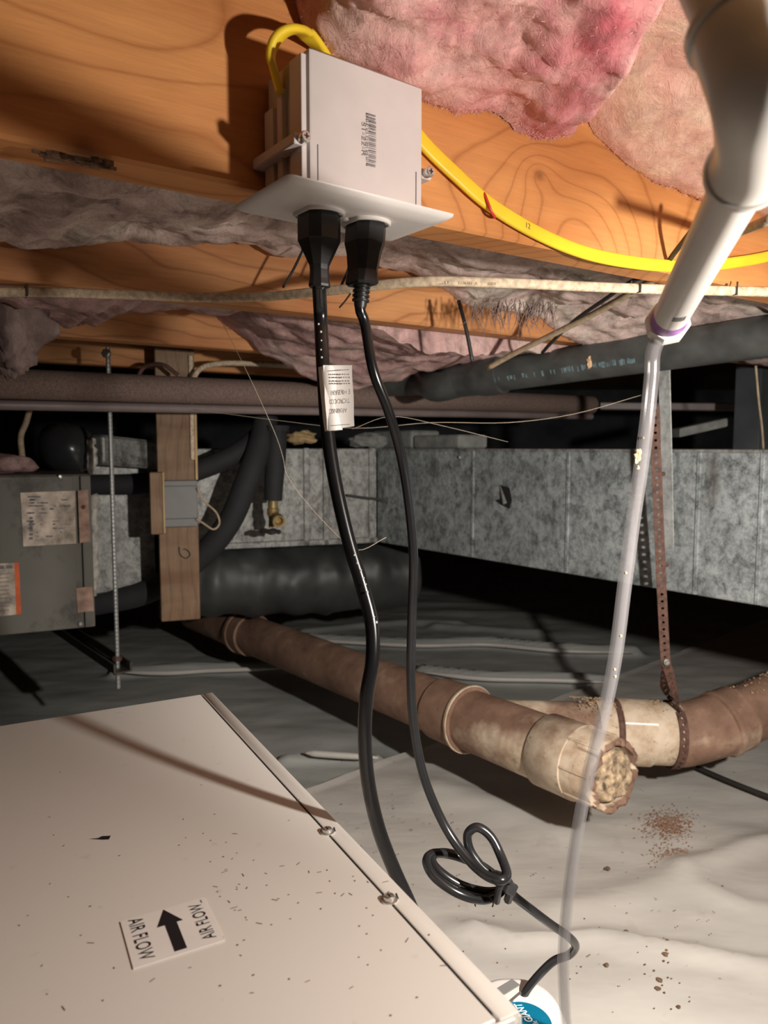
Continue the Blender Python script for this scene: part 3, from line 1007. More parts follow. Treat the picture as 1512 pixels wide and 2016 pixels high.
# other thin wires around
def wire(name, pts, r, mat, label, cat='wire', group=None, n=6):
    mb = MB(); mb.tube(smooth_path(pts, n), r, 8)
    return tag(mb.build(name, mat, smooth=True), label, cat, group)
wire('tan_cable', [H(1520, 430, JB - .012), D(1440, 465, .76), D(1335, 522, .80), D(1250, 572, .88), D(1150, 628, 1.0), D(1020, 692, 1.15), D(960, 725, 1.22)], .0042, M['nm_tan'], 'tan cable slanting from behind the white pipe down to the black pipe', 'cable')
wire('black_cable', [D(1395, 415, .70), D(1365, 450, .72), D(1330, 495, .76), D(1300, 530, .80), D(1240, 556, .86), D(1190, 590, .93), D(1130, 632, 1.02), D(1085, 675, 1.1), D(1068, 694, 1.15)], .0026, M['black_wire'], 'thin black cable curving behind the cream cable to the black pipe', 'cable')
for (a, b, lab) in (((597, 490), (557, 566), 'bent black hanger wire left of the left plug'), ((693, 505), (672, 562), 'short black hanger wire between the two plugs'), ((903, 592), (930, 712), 'black hanger wire below the cream cable in front of the torn insulation')):
    y_ = 0.92 if b[1] < 600 else 1.03
    wire('hanger_wire', [D(a[0], a[1], y_), D((a[0] + b[0]) / 2 + 2, (a[1] + b[1]) / 2, y_ - .01), D(b[0], b[1], y_ - .015)], .0016 if b[1] < 600 else .0026, M['black_wire'], lab, 'wire', 'hanger wires')
wire('straw_shred', [D(690, 578, .56), D(680, 592, .56), D(668, 606, .56)], .0007, M['nm_white'], 'pale shred curling below the right plug', 'debris')
wire('cream_cable_loop', [D(375, 760, 1.62), D(392, 728, 1.62), D(430, 716, 1.62), D(500, 716, 1.62), D(600, 722, 1.62)], .006, M['nm_white'], 'cream cable arching above the brown pipe beside the hanging post', 'cable')
wire('brown_cable', [D(270, 745, 1.60), D(285, 722, 1.60), D(320, 718, 1.58), D(350, 738, 1.58)], .0045, M['rust'], 'dark brown cable loop crossing the hanging post above the pipe', 'cable')
wire('grey_cable', [D(62, 790, 1.5), D(52, 830, 1.5), D(41, 860, 1.5), D(44, 900, 1.5), D(46, 938, 1.5)], .006, M['nm_tan'], 'greyish cable dropping onto the furnace cabinet at left', 'cable')
wire('thin_tan_wire', [D(1488, 720, 1.4), D(1494, 790, 1.42), D(1500, 840, 1.44), D(1503, 885, 1.46)], .0022, M['nm_tan'], 'thin tan wire hanging above the duct at far right', 'wire')
wire('floor_wire', [H(1372, 1510, .030), H(1430, 1535, .030), H(1480, 1555, .030), H(1560, 1585, .030)], .0045, M['black_wire'], 'black wire lying on the plastic sheet right of the drain pipes', 'wire')

# ------------------------------------------------------------------ white PVC line with elbow, coupling and clear hose
PA = D(1316, 632, .490)
PB = D(1478, 318, .290)
pv = thing('pvc_pipe', PA, 'white condensate pipe slanting down from upper right, with elbow and octagonal nut', 'pipe')
dirp = (PB - PA).normalized()
KP = 0.80
mb = MB(); mb.tube([PA - dirp * 0.0, PB], KP * 0.01345, 32); mb.build('pipe', M['pvc'], pv, smooth=True, auto=60)
el = smooth_path([PB - dirp * 0.010, PB + dirp * 0.008, D(1492, 205, .258), D(1464, 110, .258), D(1438, 50, .264)], 8)
mb = MB(); mb.tube(el, [0.0178 * KP] * len(el), 32); mb.build('elbow', M['pvc'], pv, smooth=True, auto=60)
for p, q in ((el[1], el[0]), (el[-2], el[-1])):
    d_ = (q - p).normalized()
    mb = MB(); mb.lathe(q - d_ * 0.004, d_, [(0, .0142), (0, .0154), (.0032, .0154), (.0036, .0149), (.0036, .0112)], 32)
    mb.build('socket_rim', M['pvc'], pv, smooth=True, auto=40)
d_ = (el[-1] - el[-3]).normalized()
mb = MB(); mb.tube([el[-1] - d_ * .01, el[-1] + d_ * 0.16], KP * 0.01345, 32); mb.build('riser', M['pvc'], pv, smooth=True, auto=60)
# octagonal nut + primer stain
base = PA
mb = MB()
def ngon(c, axis, r, n=8, tw=0.2):
    a = axis.cross(Z).normalized(); b = axis.cross(a)
    return [c + (a * math.cos(2 * math.pi * k / n + tw) + b * math.sin(2 * math.pi * k / n + tw)) * r for k in range(n)]
dn = -dirp
mb.loft([ngon(base + dn * t_, dn, r_) for t_, r_ in ((-.0032, .0116), (-.0032, .0132), (.0, .0140), (.008, .0140), (.0112, .0128))], True, True)
mb.build('octagonal_nut', M['pvc'], pv)
mb = MB(); mb.lathe(base + dn * .0105, dn, [(0, .0108), (.0048, .0104), (.0072, .0076), (.0104, .0056)], 24); mb.build('adapter', M['pvc'], pv, smooth=True, auto=50)
mb = MB(); mb.lathe(base - dn * .0165, dn, [(0, .01080), (.003, .01095), (.0120, .0114), (.0145, .0108)], 32, False, False)
pr = mb.build('primer_band', M['primer'], pv, smooth=True); pr['label'] = 'purple primer stain above the nut'
# barcode printed on the pipe near the nut
mb = MB()
vdir = (ORG - PA).normalized(); side = dirp.cross(vdir).normalized(); nrm = side.cross(dirp).normalized()
if nrm.dot(vdir) < 0: nrm = -nrm
for i in range(9):
    a_ = 0.20 + i * 0.075
    c = PA + dirp * 0.040 + (nrm * math.cos(a_) + side * math.sin(a_)) * 0.01082
    tn = (side * math.cos(a_) - nrm * math.sin(a_))
    mb.box(c, (dirp, tn, dirp.cross(tn)), 0.0042, 0.00025 + 0.0003 * (i % 3 == 0), 0.0001)
mb.build('print', M['ink_grey'], pv)
# clear hose
T0 = base + dn * 0.0176
hose = [T0 + dn * -0.005, D(1287, 690, .4915), D(1283, 740, .4915), D(1274, 830, .492), D(1262, 920, .493), D(1247, 1020, .495), D(1230, 1150, .500), D(1212, 1290, .508), D(1190, 1400, .518), D(1160, 1520, .530), D(1140, 1620, .545), D(1124, 1720, .56), D(1113, 1820, .575), D(1109, 1900, .585), D(1112, 1980, .60), D(1117, 2040, .61), Vector((D(1110, 2016, .61).x + .005, .595, .14)), Vector((D(1110, 2016, .61).x - .02, .63, .115))]
HP = smooth_path(hose, 7)
hs = thing('clear_hose', HP[10], 'clear vinyl drain hose hanging from the white pipe nut to the pump', 'hose')
mb = MB(); mb.tube(HP, 0.0048, 20, False)
b0 = len(mb.v)
mb2 = MB(); mb2.tube(HP, 0.0033, 16, False)
n0 = len(mb.v)
mb.v += mb2.v; mb.f += [tuple(n0 + i for i in reversed(f)) for f in mb2.f]
mb.build('wall', M['clear'], hs, smooth=True, fix=False)
mb = MB(); mb.lathe(T0 - dn * .004, Vector((HP[3] - HP[1])), [(0, .0053), (.0004, .0058), (.005, .0058), (.0054, .0053)], 20)
mb.build('hose_clamp', M['steel'], hs, smooth=True, auto=40)
mb = MB(); rnd = random.Random(9)
for i in range(16):
    mb.ball(D(1256 + rnd.uniform(-5, 5), 905 + rnd.uniform(-18, 18), .487), rnd.uniform(.0006, .0016), (1, .6, 1.3), 6, .3)
for px, py in ((1210, 1318), (1211, 1332), (1266, 862), (1222, 1252), (1232, 1128)):
    mb.ball(D(px, py, .493), .0011, n=6)
M['crumb'] = plain('pale_crumb', (0.38, 0.28, 0.16), 0.9)
o = mb.build('clinging_crumbs', M['crumb'], hs); o['kind'] = 'stuff'

# ------------------------------------------------------------------ dehumidifier
DT = CAM_Z - 0.27
c0 = H(418, 1363, DT); c1_ = H(1023, 1990, DT)
DV = (c0 - c1_); DV.z = 0; DLEN = DV.length; DV.normalize()
DU = Vector((DV.y, -DV.x, 0))            # to the right side
far_l = H(0, 1432, DT)
fl = (far_l - c0); fl.z = 0
LW = 0.62
deh = thing('dehumidifier', Vector((c1_.x, c1_.y, 0)) + DV * (DLEN / 2) - DU * (LW / 2), 'white metal crawl space dehumidifier with air flow sticker on its lid', 'dehumidifier')
dax = (DU, DV, Z)
cen = Vector((c1_.x, c1_.y, 0)) + DV * (DLEN / 2) - DU * (LW / 2)
mb = MB(); mb.box(cen + Z * (DT - 0.006 + 0.044) / 2, dax, LW / 2 - 0.0015, DLEN / 2 - 0.0015, (DT - 0.006 - 0.044) / 2, 0.002)
mb.build('body', M['lid'], deh, smooth=True, auto=40)
FW = 0.0118; GAP = 0.0014
mb = MB(); mb.box(cen + Z * (DT - 0.004) - DU * (FW + GAP) / 2, dax, LW / 2 - (FW + GAP) / 2, DLEN / 2 - 0.001, 0.004, 0.0007)
mb.build('lid', M['lid'], deh)
mb = MB(); mb.box(cen + Z * (DT - 0.0030) + DU * (LW / 2 - FW - GAP / 2), dax, GAP / 2, DLEN / 2 - .006, 0.0024); mb.build('gap_shade_strip', M['ink'], deh)  # black strip set into the lid gap as painted shade
mb = MB(); mb.box(cen + Z * (DT - 0.0035) + DU * (LW / 2 - FW / 2), dax, FW / 2, DLEN / 2, 0.0035, 0.0005)
mb.build('side_flange', M['lid'], deh, smooth=True, auto=40)
stp = H(866, 1824, DT)
sl = (stp - c1_).dot(DV)
mb = MB(); mb.box(Vector((c1_.x, c1_.y, DT / 2)) + DU * 0.0006 + DV * (sl / 2), dax, 0.0008, sl / 2, DT / 2 - 0.003)
mb.build('side_panel', M['lid'], deh)
mb = MB(); mb.box(Vector((cen.x, cen.y, DT - 0.004)) - DV * (DLEN / 2 - 0.0) - DV * 0.0012, dax, LW / 2 - 0.004, 0.0013, 0.0038, 0.0008)
mb.build('front_lip', M['lid'], deh)
for sx in (-1, 1):
    for sy in (-1, 1):
        mb = MB(); mb.lathe(cen + DU * sx * (LW / 2 - .05) + DV * sy * (DLEN / 2 - .05), Z, [(.004, .018), (.046, .015)], 16)
        mb.build('foot', M['black_plug'], deh)
for px, py in ((651, 1637), (767, 1772)):
    p = H(px, py, DT)
    q = p.dot(DV); base_u = (c1_ + DU * (-FW - GAP / 2)).dot(DU)
    p = DU * base_u + DV * q + Z * DT
    mb = MB(); mb.lathe(p, Z, [(0, .0052), (.0008, .0052), (.0012, .0036), (.0028, .0034), (.0033, .0028), (.0030, .0012)], 20)
    s_ = mb.build('screw', M['steel'], deh, smooth=True, auto=40)
    mb = MB(); a_ = p + Z * 0.0032
    mb.box(a_, (DU, DV, Z), .0018, .0003, .0002); mb.box(a_, (DU, DV, Z), .0003, .0018, .0002)
    mb.build('screw_slot', M['dark_metal'], s_)
    mb = MB(); mb.box(p + DU * 0.0062 + DV * 0.0012 + Z * 0.0001, ((DU * .3 + DV).normalized(), (DV * .3 - DU).normalized(), Z), .0028, .0004, .0002)
    mb.build('flange_slit', M['ink'], deh)
# sticker
q = [H(*p, DT + 0.0003) for p in ((237, 1815.5), (401, 1767.5), (442, 1852), (262.5, 1908.5))]
mb = MB()
mb.loft([q, [p + Z * 0.0004 for p in q]], True, True)
stk = mb.build('air_flow_sticker', M['paper'], deh)
sx = ((q[1] - q[0]) + (q[2] - q[3])).normalized(); sy = ((q[0] - q[3]) + (q[1] - q[2])).normalized()
zt_ = Z * 0.0005
def st_pt(a, b):
    return q[0] * (1 - a) * (1 - b) + q[1] * a * (1 - b) + q[2] * a * b + q[3] * (1 - a) * b + zt_
wd = (q[0] - q[3]).length
wx = (q[1] - q[0]).length
text('AIR FLOW', M['ink'], 'lettering', stk, st_pt(0.085, 0.035), -sy, sx, wx * 0.165, width=wd * 0.88)
text('AIR FLOW', M['ink'], 'lettering', stk, st_pt(0.935, 0.90), sy, -sx, wx * 0.155, width=wd * 0.80)
mb = MB()
ar = [(0.50, 0.02), (0.665, 0.36), (0.592, 0.36), (0.592, 0.93), (0.455, 0.93), (0.455, 0.36), (0.365, 0.36)]
mb.loft([[st_pt(a, b) for a, b in ar], [st_pt(a, b) + Z * .0001 for a, b in ar]], True, True)
mb.build('arrow', M['ink'], stk)
mb = MB(); mb.box(st_pt(0.95, 0.08), (sy, sx, Z), wd * .035, wx * .006, .0001); mb.build('small_mark', M['ink_grey'], stk)
# scratch and dust on the lid
mb = MB()
a = H(175, 1652, DT); b = H(216, 1650, DT)
dd = (b - a).normalized(); pp = Vector((-dd.y, dd.x, 0))
mb.face([a + Z * .0002, a + dd * .010 - pp * .002 + Z * .0002, b - pp * .002 + Z * .0002, b + pp * .003 + Z * .0002, a + dd * .008 + pp * .003 + Z * .0002, a + dd * .006 + pp * .0005 + Z * .0002])
mb.build('black_scratch', M['ink'], deh)
mb = MB(); rnd = random.Random(21)
for i in range(115):
    if rnd.random() < .45: px, py = rnd.gauss(520, 110), rnd.gauss(1760, 90)
    else: px, py = rnd.uniform(20, 930), rnd.uniform(1480, 2010)
    p = H(px, py, DT + 0.0003)
    if (p - c1_).dot(DU) > -0.003 or (p - c0).dot(DV) > -0.003: continue
    a_ = rnd.uniform(0, 6.28)
    d1 = Vector((math.cos(a_), math.sin(a_), 0)); d2 = Vector((-d1.y, d1.x, 0))
    if rnd.random() < .4: mb.box(p, (d1, d2, Z), rnd.uniform(.0006, .0022), .00013, .0001)
    else: mb.box(p, (d1, d2, Z), rnd.uniform(.0003, .0006), rnd.uniform(.0002, .0004), .0001)
tag(mb.build('lid_dust', M['dirt']), 'brown specks and hairs scattered on the white dehumidifier lid', 'dust', kind='stuff')

# ------------------------------------------------------------------ condensate pump
PT = 0.185
pcn = H(1026, 2012, PT)
pmp = thing('condensate_pump', Vector((pcn.x, pcn.y, 0)), 'white condensate pump with round teal label beside the dehumidifier', 'pump')
pax_x = Vector((1, 0, 0)); pax_y = Vector((0, 1, 0))
def oval(c, rx, ry, n=48, pw=2.6):
    out = []
    for k in range(n):
        a = 2 * math.pi * k / n
        cx, sy_ = math.cos(a), math.sin(a)
        out.append(c + pax_x * (rx * abs(cx) ** (2 / pw) * (1 if cx > 0 else -1)) + pax_y * (ry * abs(sy_) ** (2 / pw) * (1 if sy_ > 0 else -1)))
    return out
rx, ry = 0.045, 0.066
mb = MB()
mb.loft([oval(Vector((pcn.x, pcn.y, z_)), rx * k, ry * k) for z_, k in ((0.004, 1.00), (0.10, 1.02), (0.10, 1.06), (0.106, 1.06), (0.107, 1.02), (0.160, 1.02), (0.174, 0.98), (0.182, 0.90), (PT, 0.80))], True, True)
mb.build('housing', M['white_abs'], pmp, smooth=True, auto=40)
lc = H(1035, 2022, PT)
mb = MB()
def lab(c, rx_, ry_, n=40): return [c + pax_x * rx_ * math.cos(2 * math.pi * k / n) + pax_y * ry_ * math.sin(2 * math.pi * k / n) for k in range(n)]
LC = H(1030, 2014, PT + .0006)
mb.loft([lab(LC, .0255, .0255), lab(LC + Z * .0004, .0255, .0255)], True, True)
tl = mb.build('teal_label', M['teal'], pmp)
rd = (H(1047, 1988, PT) - H(1066, 2014, PT)); rd.z = 0; rd.normalize()
up_ = Vector((rd.y, -rd.x, 0)) * 1
text('GIANT', M['white_ink'], 'lettering', tl, H(1050, 2010, PT + .0012), rd, Vector((-rd.y, rd.x, 0)), .0068, width=.024, shear=.25, bold=.02)
text('Little', M['white_ink'], 'lettering', tl, H(1068, 2027, PT + .0012), rd, Vector((-rd.y, rd.x, 0)), .0050, width=.011, shear=.25)
mb = MB(); q_ = H(1000, 1950, PT - .0035)
mb.box(q_, ((pax_x * .8 + pax_y * .6).normalized(), (pax_y * .8 - pax_x * .6).normalized(), Z), .012, .006, .004, .001)
mb.build('switch_recess', M['grey_box'], pmp)
mb = MB(); mb.box(H(1018, 1962, PT + .001), ((pax_x * .72 + pax_y * .70).normalized(), (pax_y * .72 - pax_x * .70).normalized(), Z), .011, .0012, .0012); mb.build('chrome_bar', M['steel'], pmp)

# ------------------------------------------------------------------ drain pipes
def pipe_with_attr(mb, name, parent, clean, auto=50):
    o = mb.build(name, M['sewer'], parent, smooth=True, auto=auto)
    at = o.data.attributes.new('clean', 'FLOAT', 'POINT')
    off = world_loc(parent)
    at.data.foreach_set('value', [clean(v.co + off) for v in o.data.vertices])
    return o
EA = D(1212, 1528, 1.13); FA = D(470, 1240, 2.20)
da = (FA - EA).normalized(); LA = (FA - EA).length
dr = thing('drain_pipe', EA, 'rust-stained drain pipe with wye fitting and plugged end, lying above the plastic sheet', 'pipe')
cl = lambda p: max(0.0, min(1.0, 1.10 - (p - EA).dot(da) / 0.42 - .35 * max(0, (p.z - (EA + da * (p - EA).dot(da)).z) / .055)))
def tpx(px):
    best = min((i / 400.0 for i in range(401)), key=lambda t_: abs((lambda q: q.x / (q.y * CP - (q.z - CAM_Z) * SP) * 1480 + 756)(EA + (FA - EA) * t_) - px))
    return best * LA
R0 = 0.0555
t_hub = tpx(925); t_hub2 = tpx(868); t_w = tpx(1075)
rings_ = lambda lst, n: [(a + (b - a) * i / n, r) for (a, b, r) in lst for i in range(n + 1)]
mb = MB(); mb.lathe(EA + da * (t_hub2 - 0.02), da, rings_([(0.0, LA - t_hub2 + 0.35, R0 - .001)], 24), 40); pipe_with_attr(mb, 'pipe', dr, cl)
mb = MB(); mb.lathe(EA + da * t_hub, da, [(-.004, R0), (-.004, R0 + .0075), (.006, R0 + .0085), (.008, R0 + .006), (t_hub2 - t_hub, R0 + .005), (t_hub2 - t_hub + .001, R0 - .001)], 40)
pipe_with_attr(mb, 'hub', dr, lambda p: cl(p) * .6)
mb = MB(); mb.lathe(EA + da * (t_hub - .002), da, [(0, R0 + .0078), (.001, R0 + .0098), (.007, R0 + .0098), (.009, R0 + .0078)], 40, False, False)
pipe_with_attr(mb, 'hub_ring', dr, lambda p: 0.9)
mb = MB(); mb.lathe(EA + da * t_w, da, rings_([(-.002, t_hub - t_w, R0 + .001)], 12), 40); pipe_with_attr(mb, 'wye_body', dr, lambda p: cl(p) * .85)
mb = MB(); mb.lathe(EA, da, [(0.062, R0 + .003), (0.064, R0 + .0065), (t_w - .004, R0 + .0065), (t_w, R0 + .002)], 40); pipe_with_attr(mb, 'end_hub', dr, lambda p: .85 - .3 * max(0, (p.z - (EA + da * (p - EA).dot(da)).z) / .055))
mb = MB(); mb.lathe(EA, da, [(0.030, R0 - .009), (0.0, R0 - .0075), (-.001, R0 - .004), (0.0, R0 + .001), (.004, R0 + .0040), (0.066, R0 + .0045)], 64)
for v_ in mb.v:
    if (v_ - EA).dot(da) < .006: v_ += da * (.011 * noise.fractal(v_ * 40, .8, 2, 4) + .002) - (v_ - EA) * (.10 * max(0, noise.noise(v_ * 70)))
pipe_with_attr(mb, 'cleanout_adapter', dr, lambda p: 0.25 if (p - EA).dot(da) < .005 else 0.95)
a_ = da.cross(Z).normalized(); b_ = da.cross(a_)
for k in range(8):
    an = math.radians(10 + 45 * k)
    d_ = a_ * math.cos(an) + b_ * math.sin(an); tn = da.cross(d_)
    mb = MB(); mb.box(EA + da * .034 + d_ * (R0 + .0045), (da, tn, d_), .028, .0022, .0022, .001)
    pipe_with_attr(mb, 'grip_rib', dr, lambda p: .75)
mb = MB(); mb.lathe(EA + da * tpx(492), da, [(-.02, R0 - .001), (-.02, R0 + .006), (.03, R0 + .006), (.03, R0 + .010), (.045, R0 + .010), (.05, R0 - .001)], 32); pipe_with_attr(mb, 'hub', dr, lambda p: .1)
# crusty plug in the open end
mb = MB(); nr, na = 14, 48
for i in range(nr + 1):
    for j in range(na):
        an = 2 * math.pi * j / na
        rj = (R0 - .0095) * (1 + .09 * noise.noise(Vector((math.cos(an) * 2.2, math.sin(an) * 2.2, 4))))
        r_ = rj * i / nr
        q3 = EA + (a_ * math.cos(an) + b_ * math.sin(an)) * r_
        h_ = noise.fractal(q3 * 45, .75, 2, 5) * .0055 + .003 - .022 * max(0, (i / nr - .78) / .22) ** 2 - .010 * max(0, -math.sin(an) - .55)
        mb.v.append(q3 - da * h_)
for i in range(nr):
    for j in range(na):
        x = i * na + j; y_ = i * na + (j + 1) % na
        mb.f.append((x, y_, y_ + na, x + na))
M['crust'] = plain('crusty_tan_plug', (0.40, 0.29, 0.185), 0.9, var=0.8, scale=75, bump=1.0)
mb.build('crusty_plug', M['crust'], dr, smooth=True)
# branch
TB = EA + da * tpx(968)
B1 = D(1180, 1438, 1.365); B2 = D(1345, 1446, 1.365); B3 = D(1420, 1425, 1.372); B4 = D(1640, 1335, 1.44)
mb = MB(); mb.tube(smooth_path([TB, TB.lerp(B1, .5), B1], 6), R0 - .004, 32); pipe_with_attr(mb, 'wye_branch', dr, lambda p: .45)
bd = (B2 - B1).normalized(); lb = (B2 - B1).length
mb = MB(); mb.lathe(B1, bd, [(-.012, R0 - .004), (-.012, R0 + .002), (0.02, R0 + .002), (.021, R0 - .001)], 40); pipe_with_attr(mb, 'branch_ring', dr, lambda p: 1.0)
mb = MB(); mb.lathe(B1, bd, [(.030, R0 + .004), (.0305, R0 + .0055), (.090, R0 + .0055), (.091, R0 + .002), (lb - .012, R0 + .002), (lb - .012, R0)], 40); pipe_with_attr(mb, 'coupling', dr, lambda p: 1.15)
mb = MB(); mb.lathe(B1, bd, [(.019, R0 + .003), (.0215, R0 + .0058), (.028, R0 + .0058), (.031, R0 + .003)], 40, False, False)
mb.build('dark_band', M['rust'], dr, smooth=True)
an = math.radians(0)
mb = MB()
vd = (ORG - B1).normalized(); nn = (vd - bd * vd.dot(bd)).normalized()
nn = (nn * .96 + Z * .28).normalized(); nn = (nn - bd * nn.dot(bd)).normalized()
mb.box(B1 + bd * .060 + nn * (R0 + .0056), (bd, nn.cross(bd), nn), .030, .0018, .0006); mb.build('white_stripe', M['white_ink'], dr)
bd2 = (B3 - B2).normalized()
mb = MB(); mb.tube(smooth_path([B2 - bd * .02, B2, B3, B3.lerp(B4, .15)], 6), R0 + .002, 40); pipe_with_attr(mb, 'bend', dr, lambda p: .3)
bd3 = (B4 - B3).normalized()
mb = MB(); mb.lathe(B3, bd3, [(-.006, R0 + .002), (-.004, R0 + .007), (.004, R0 + .007), (.008, R0 + .005), (.035, R0 + .005), (.036, R0)], 40); pipe_with_attr(mb, 'bend_hub', dr, lambda p: .35)
mb = MB(); mb.lathe(B3, bd3, rings_([(.02, (B4 - B3).length, R0 - .002)], 10), 40); pipe_with_attr(mb, 'branch_pipe', dr, lambda p: .05)
# dust lying on top of the drain
mb = MB(); rnd = random.Random(4)
for i in range(420):
    t_ = rnd.random()
    if rnd.random() < .6: p = B1.lerp(B2, t_ * 1.1 - .35); rr_ = R0 + .004
    elif rnd.random() < .5: p = B3.lerp(B4, t_ * .5); rr_ = R0 + .002
    else: p = EA + da * rnd.uniform(t_w, t_hub); rr_ = R0
    an = rnd.gauss(0, .35)
    mb.ball(p + Vector((0, -math.sin(an) * rr_, math.cos(an) * rr_)), rnd.uniform(.0008, .0024), (1, 1, .6), 6, .3)
M['dust_tan'] = plain('tan_dust', (0.42, 0.28, 0.17), .95, var=.4, scale=150)
tag(mb.build('pipe_dust', M['dust_tan'], fix=False), 'tan crumbs of dust lying along the top of the drain pipes', 'dust', kind='stuff')

# rusty perforated strap around the branch
def strap(pts, nrm, w, hole, pitch, th=0.0008):
    """perforated band; pts path, nrm list of face normals"""
    pts = [Vector(p) for p in pts]
    seg = [0]
    for i in range(1, len(pts)): seg.append(seg[-1] + (pts[i] - pts[i - 1]).length)
    n = int(seg[-1] / pitch)
    def at(d):
        d = max(0, min(seg[-1] - 1e-6, d))
        for i in range(1, len(seg)):
            if d <= seg[i]:
                t_ = (d - seg[i - 1]) / (seg[i] - seg[i - 1])
                p = pts[i - 1].lerp(pts[i], t_); tg_ = (pts[i] - pts[i - 1]).normalized()
                nn_ = nrm[i - 1].lerp(nrm[i], t_); nn_ = (nn_ - tg_ * nn_.dot(tg_)).normalized()
                return p, tg_, nn_
    mb = MB()
    for k in range(n):
        d = (k + .5) * pitch
        for off in (th, -th):
            outer = []; inner = []
            for a0, b0_ in ((1, 0), (1, 1), (0, 1), (-1, 1), (-1, 0), (-1, -1), (0, -1), (1, -1)):
                p, tg_, nn_ = at(d + a0 * pitch / 2)
                sd = tg_.cross(nn_)
                outer.append(p + sd * (b0_ * w / 2) + nn_ * off)
                p, tg_, nn_ = at(d + hole * a0 / max(1, math.hypot(a0, b0_)))
                sd = tg_.cross(nn_)
                inner.append(p + sd * (hole * b0_ / max(1, math.hypot(a0, b0_))) + nn_ * off)
            b = len(mb.v)
            mb.v += outer + inner
            for j in range(8):
                f = (b + j, b + (j + 1) % 8, b + 8 + (j + 1) % 8, b + 8 + j)
                mb.f.append(f if off > 0 else tuple(reversed(f)))
    return mb
cS = B1 + bd * (lb - .022)
toc = (ORG - cS); toc = (toc - bd * toc.dot(bd)).normalized()
RS = R0 + .0065
upn = Z - bd * Z.dot(bd); upn.normalize()
fwd = upn.cross(bd); fwd = fwd if fwd.dot(ORG - cS) > 0 else -fwd
pts, nr_ = [], []
for p in (D(1289, 800, 1.265), D(1291, 880, 1.268), D(1296, 1000, 1.27), D(1302, 1150, 1.275), D(1310, 1300, 1.285)):
    pts.append(p); nr_.append(Vector((-.2, -1, .05)))
for k in range(13):
    a2 = math.radians(62 - k * 18)
    d_ = fwd * math.cos(a2) + upn * math.sin(a2)
    pts.append(cS + d_ * RS); nr_.append(d_)
sp = thing('perforated_strap', pts[0], 'rusty perforated steel strap hanging down and looping round the drain branch', 'strap')
strap(pts, nr_, 0.0160, 0.0026, 0.0126).build('band', M['rust'], sp, fix=False)
pts2 = [D(1308, 1262, 1.30), D(1312, 1310, 1.32), D(1308, 1350, 1.36)] + [cS + (fwd * math.cos(math.radians(q3)) + upn * math.sin(math.radians(q3))) * RS for q3 in (100, 120, 150, 180)]
nr2 = [Vector((-.3, -1, 0))] * 3 + [(fwd * math.cos(math.radians(q3)) + upn * math.sin(math.radians(q3))) for q3 in (100, 120, 150, 180)]
strap(pts2, nr2, 0.0160, 0.0026, 0.0126).build('band_tail', M['rust'], sp, fix=False)
mb = MB(); mb.lathe(D(1312, 1303, 1.284), (0, -1, 0), [(0, .0055), (.003, .0055), (.004, .004), (.006, .003)], 12); mb.build('bolt', M['zinc'], sp)

# ------------------------------------------------------------------ ducts
HD = 0.253
cor = D(742, 885, 2.03); cor.z = 0
rr = D(1512, 885, 1.2); rr.z = 0
DD = (rr - cor).normalized(); DN = Vector((-DD.y, DD.x, 0))
if DN.x < 0: DN = -DN
ZT = CAM_Z - 0.004; ZB = ZT - HD
rd_ = thing('main_duct', Vector(((cor + rr).x / 2, (cor + rr).y / 2, ZB)), 'long galvanized duct run crossing the right half with a torn hole', 'duct')
LD = (rr - cor).length + 0.55
cuts = [0.0, 0.30, 0.545, 0.80, 1.03, LD]
ppx = [(860, 0), (930, 0), (1120, 0), (1380, 0), (1505, 0)]
def dist_at(px):
    r_ = ray(px, 890); 
    nrm_ = Vector((-DD.y, DD.x, 0))
    p = ORG + r_ * ((cor - Vector((0, 0, 0)) - Vector((ORG.x, ORG.y, 0))).dot(nrm_) / Vector((r_.x, r_.y, 0)).dot(nrm_))
    return (Vector((p.x, p.y, 0)) - cor).dot(DD)
cuts = [0.0] + [dist_at(px) for px in (932, 1120, 1378, 1503)] + [LD]
for i in range(len(cuts) - 1):
    a, b = cuts[i] + .0008, cuts[i + 1] - .0008
    mb = MB(); mb.box(cor + DD * ((a + b) / 2) + DN * 0.15 + Z * (ZT + ZB) / 2, (DD, DN, Z), (b - a) / 2, 0.15, HD / 2, .002)
    mb.build('duct_section', M['galv'], rd_)
for i in range(1, len(cuts) - 1):
    mb = MB(); mb.box(cor + DD * cuts[i] - DN * .0008 + Z * (ZT + ZB) / 2, (DD, DN, Z), .0035, .0016, HD / 2 - .001, .0008)
    mb.build('seam', M['galv'], rd_)
mb = MB(); mb.box(cor + DD * (LD / 2) - DN * .001 + Z * (ZT - .003), (DD, DN, Z), LD / 2, .0018, .003, .001); mb.build('top_flange', M['galv_old'], rd_)
def duct_pt(px, py, off=0.0):
    return PL(px, py, cor - DN * off, DN)
mb = MB()
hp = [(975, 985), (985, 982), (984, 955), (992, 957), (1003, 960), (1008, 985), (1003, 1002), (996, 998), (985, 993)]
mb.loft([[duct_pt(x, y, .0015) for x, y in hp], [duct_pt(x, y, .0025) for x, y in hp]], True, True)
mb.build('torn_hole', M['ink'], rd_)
mb = MB()
mb.loft([[duct_pt(984, 957, .003), duct_pt(996, 990, .010), duct_pt(990, 993, .010)], [duct_pt(986, 957, .004), duct_pt(998, 990, .012), duct_pt(992, 993, .012)]], True, True)
mb.build('torn_flap', M['galv_bright'], rd_)
mb = MB(); mb.lathe(duct_pt(905, 900, .001), -DN, [(0, .005), (.002, .005), (.004, .003)], 10); mb.build('screw', M['steel'], rd_)
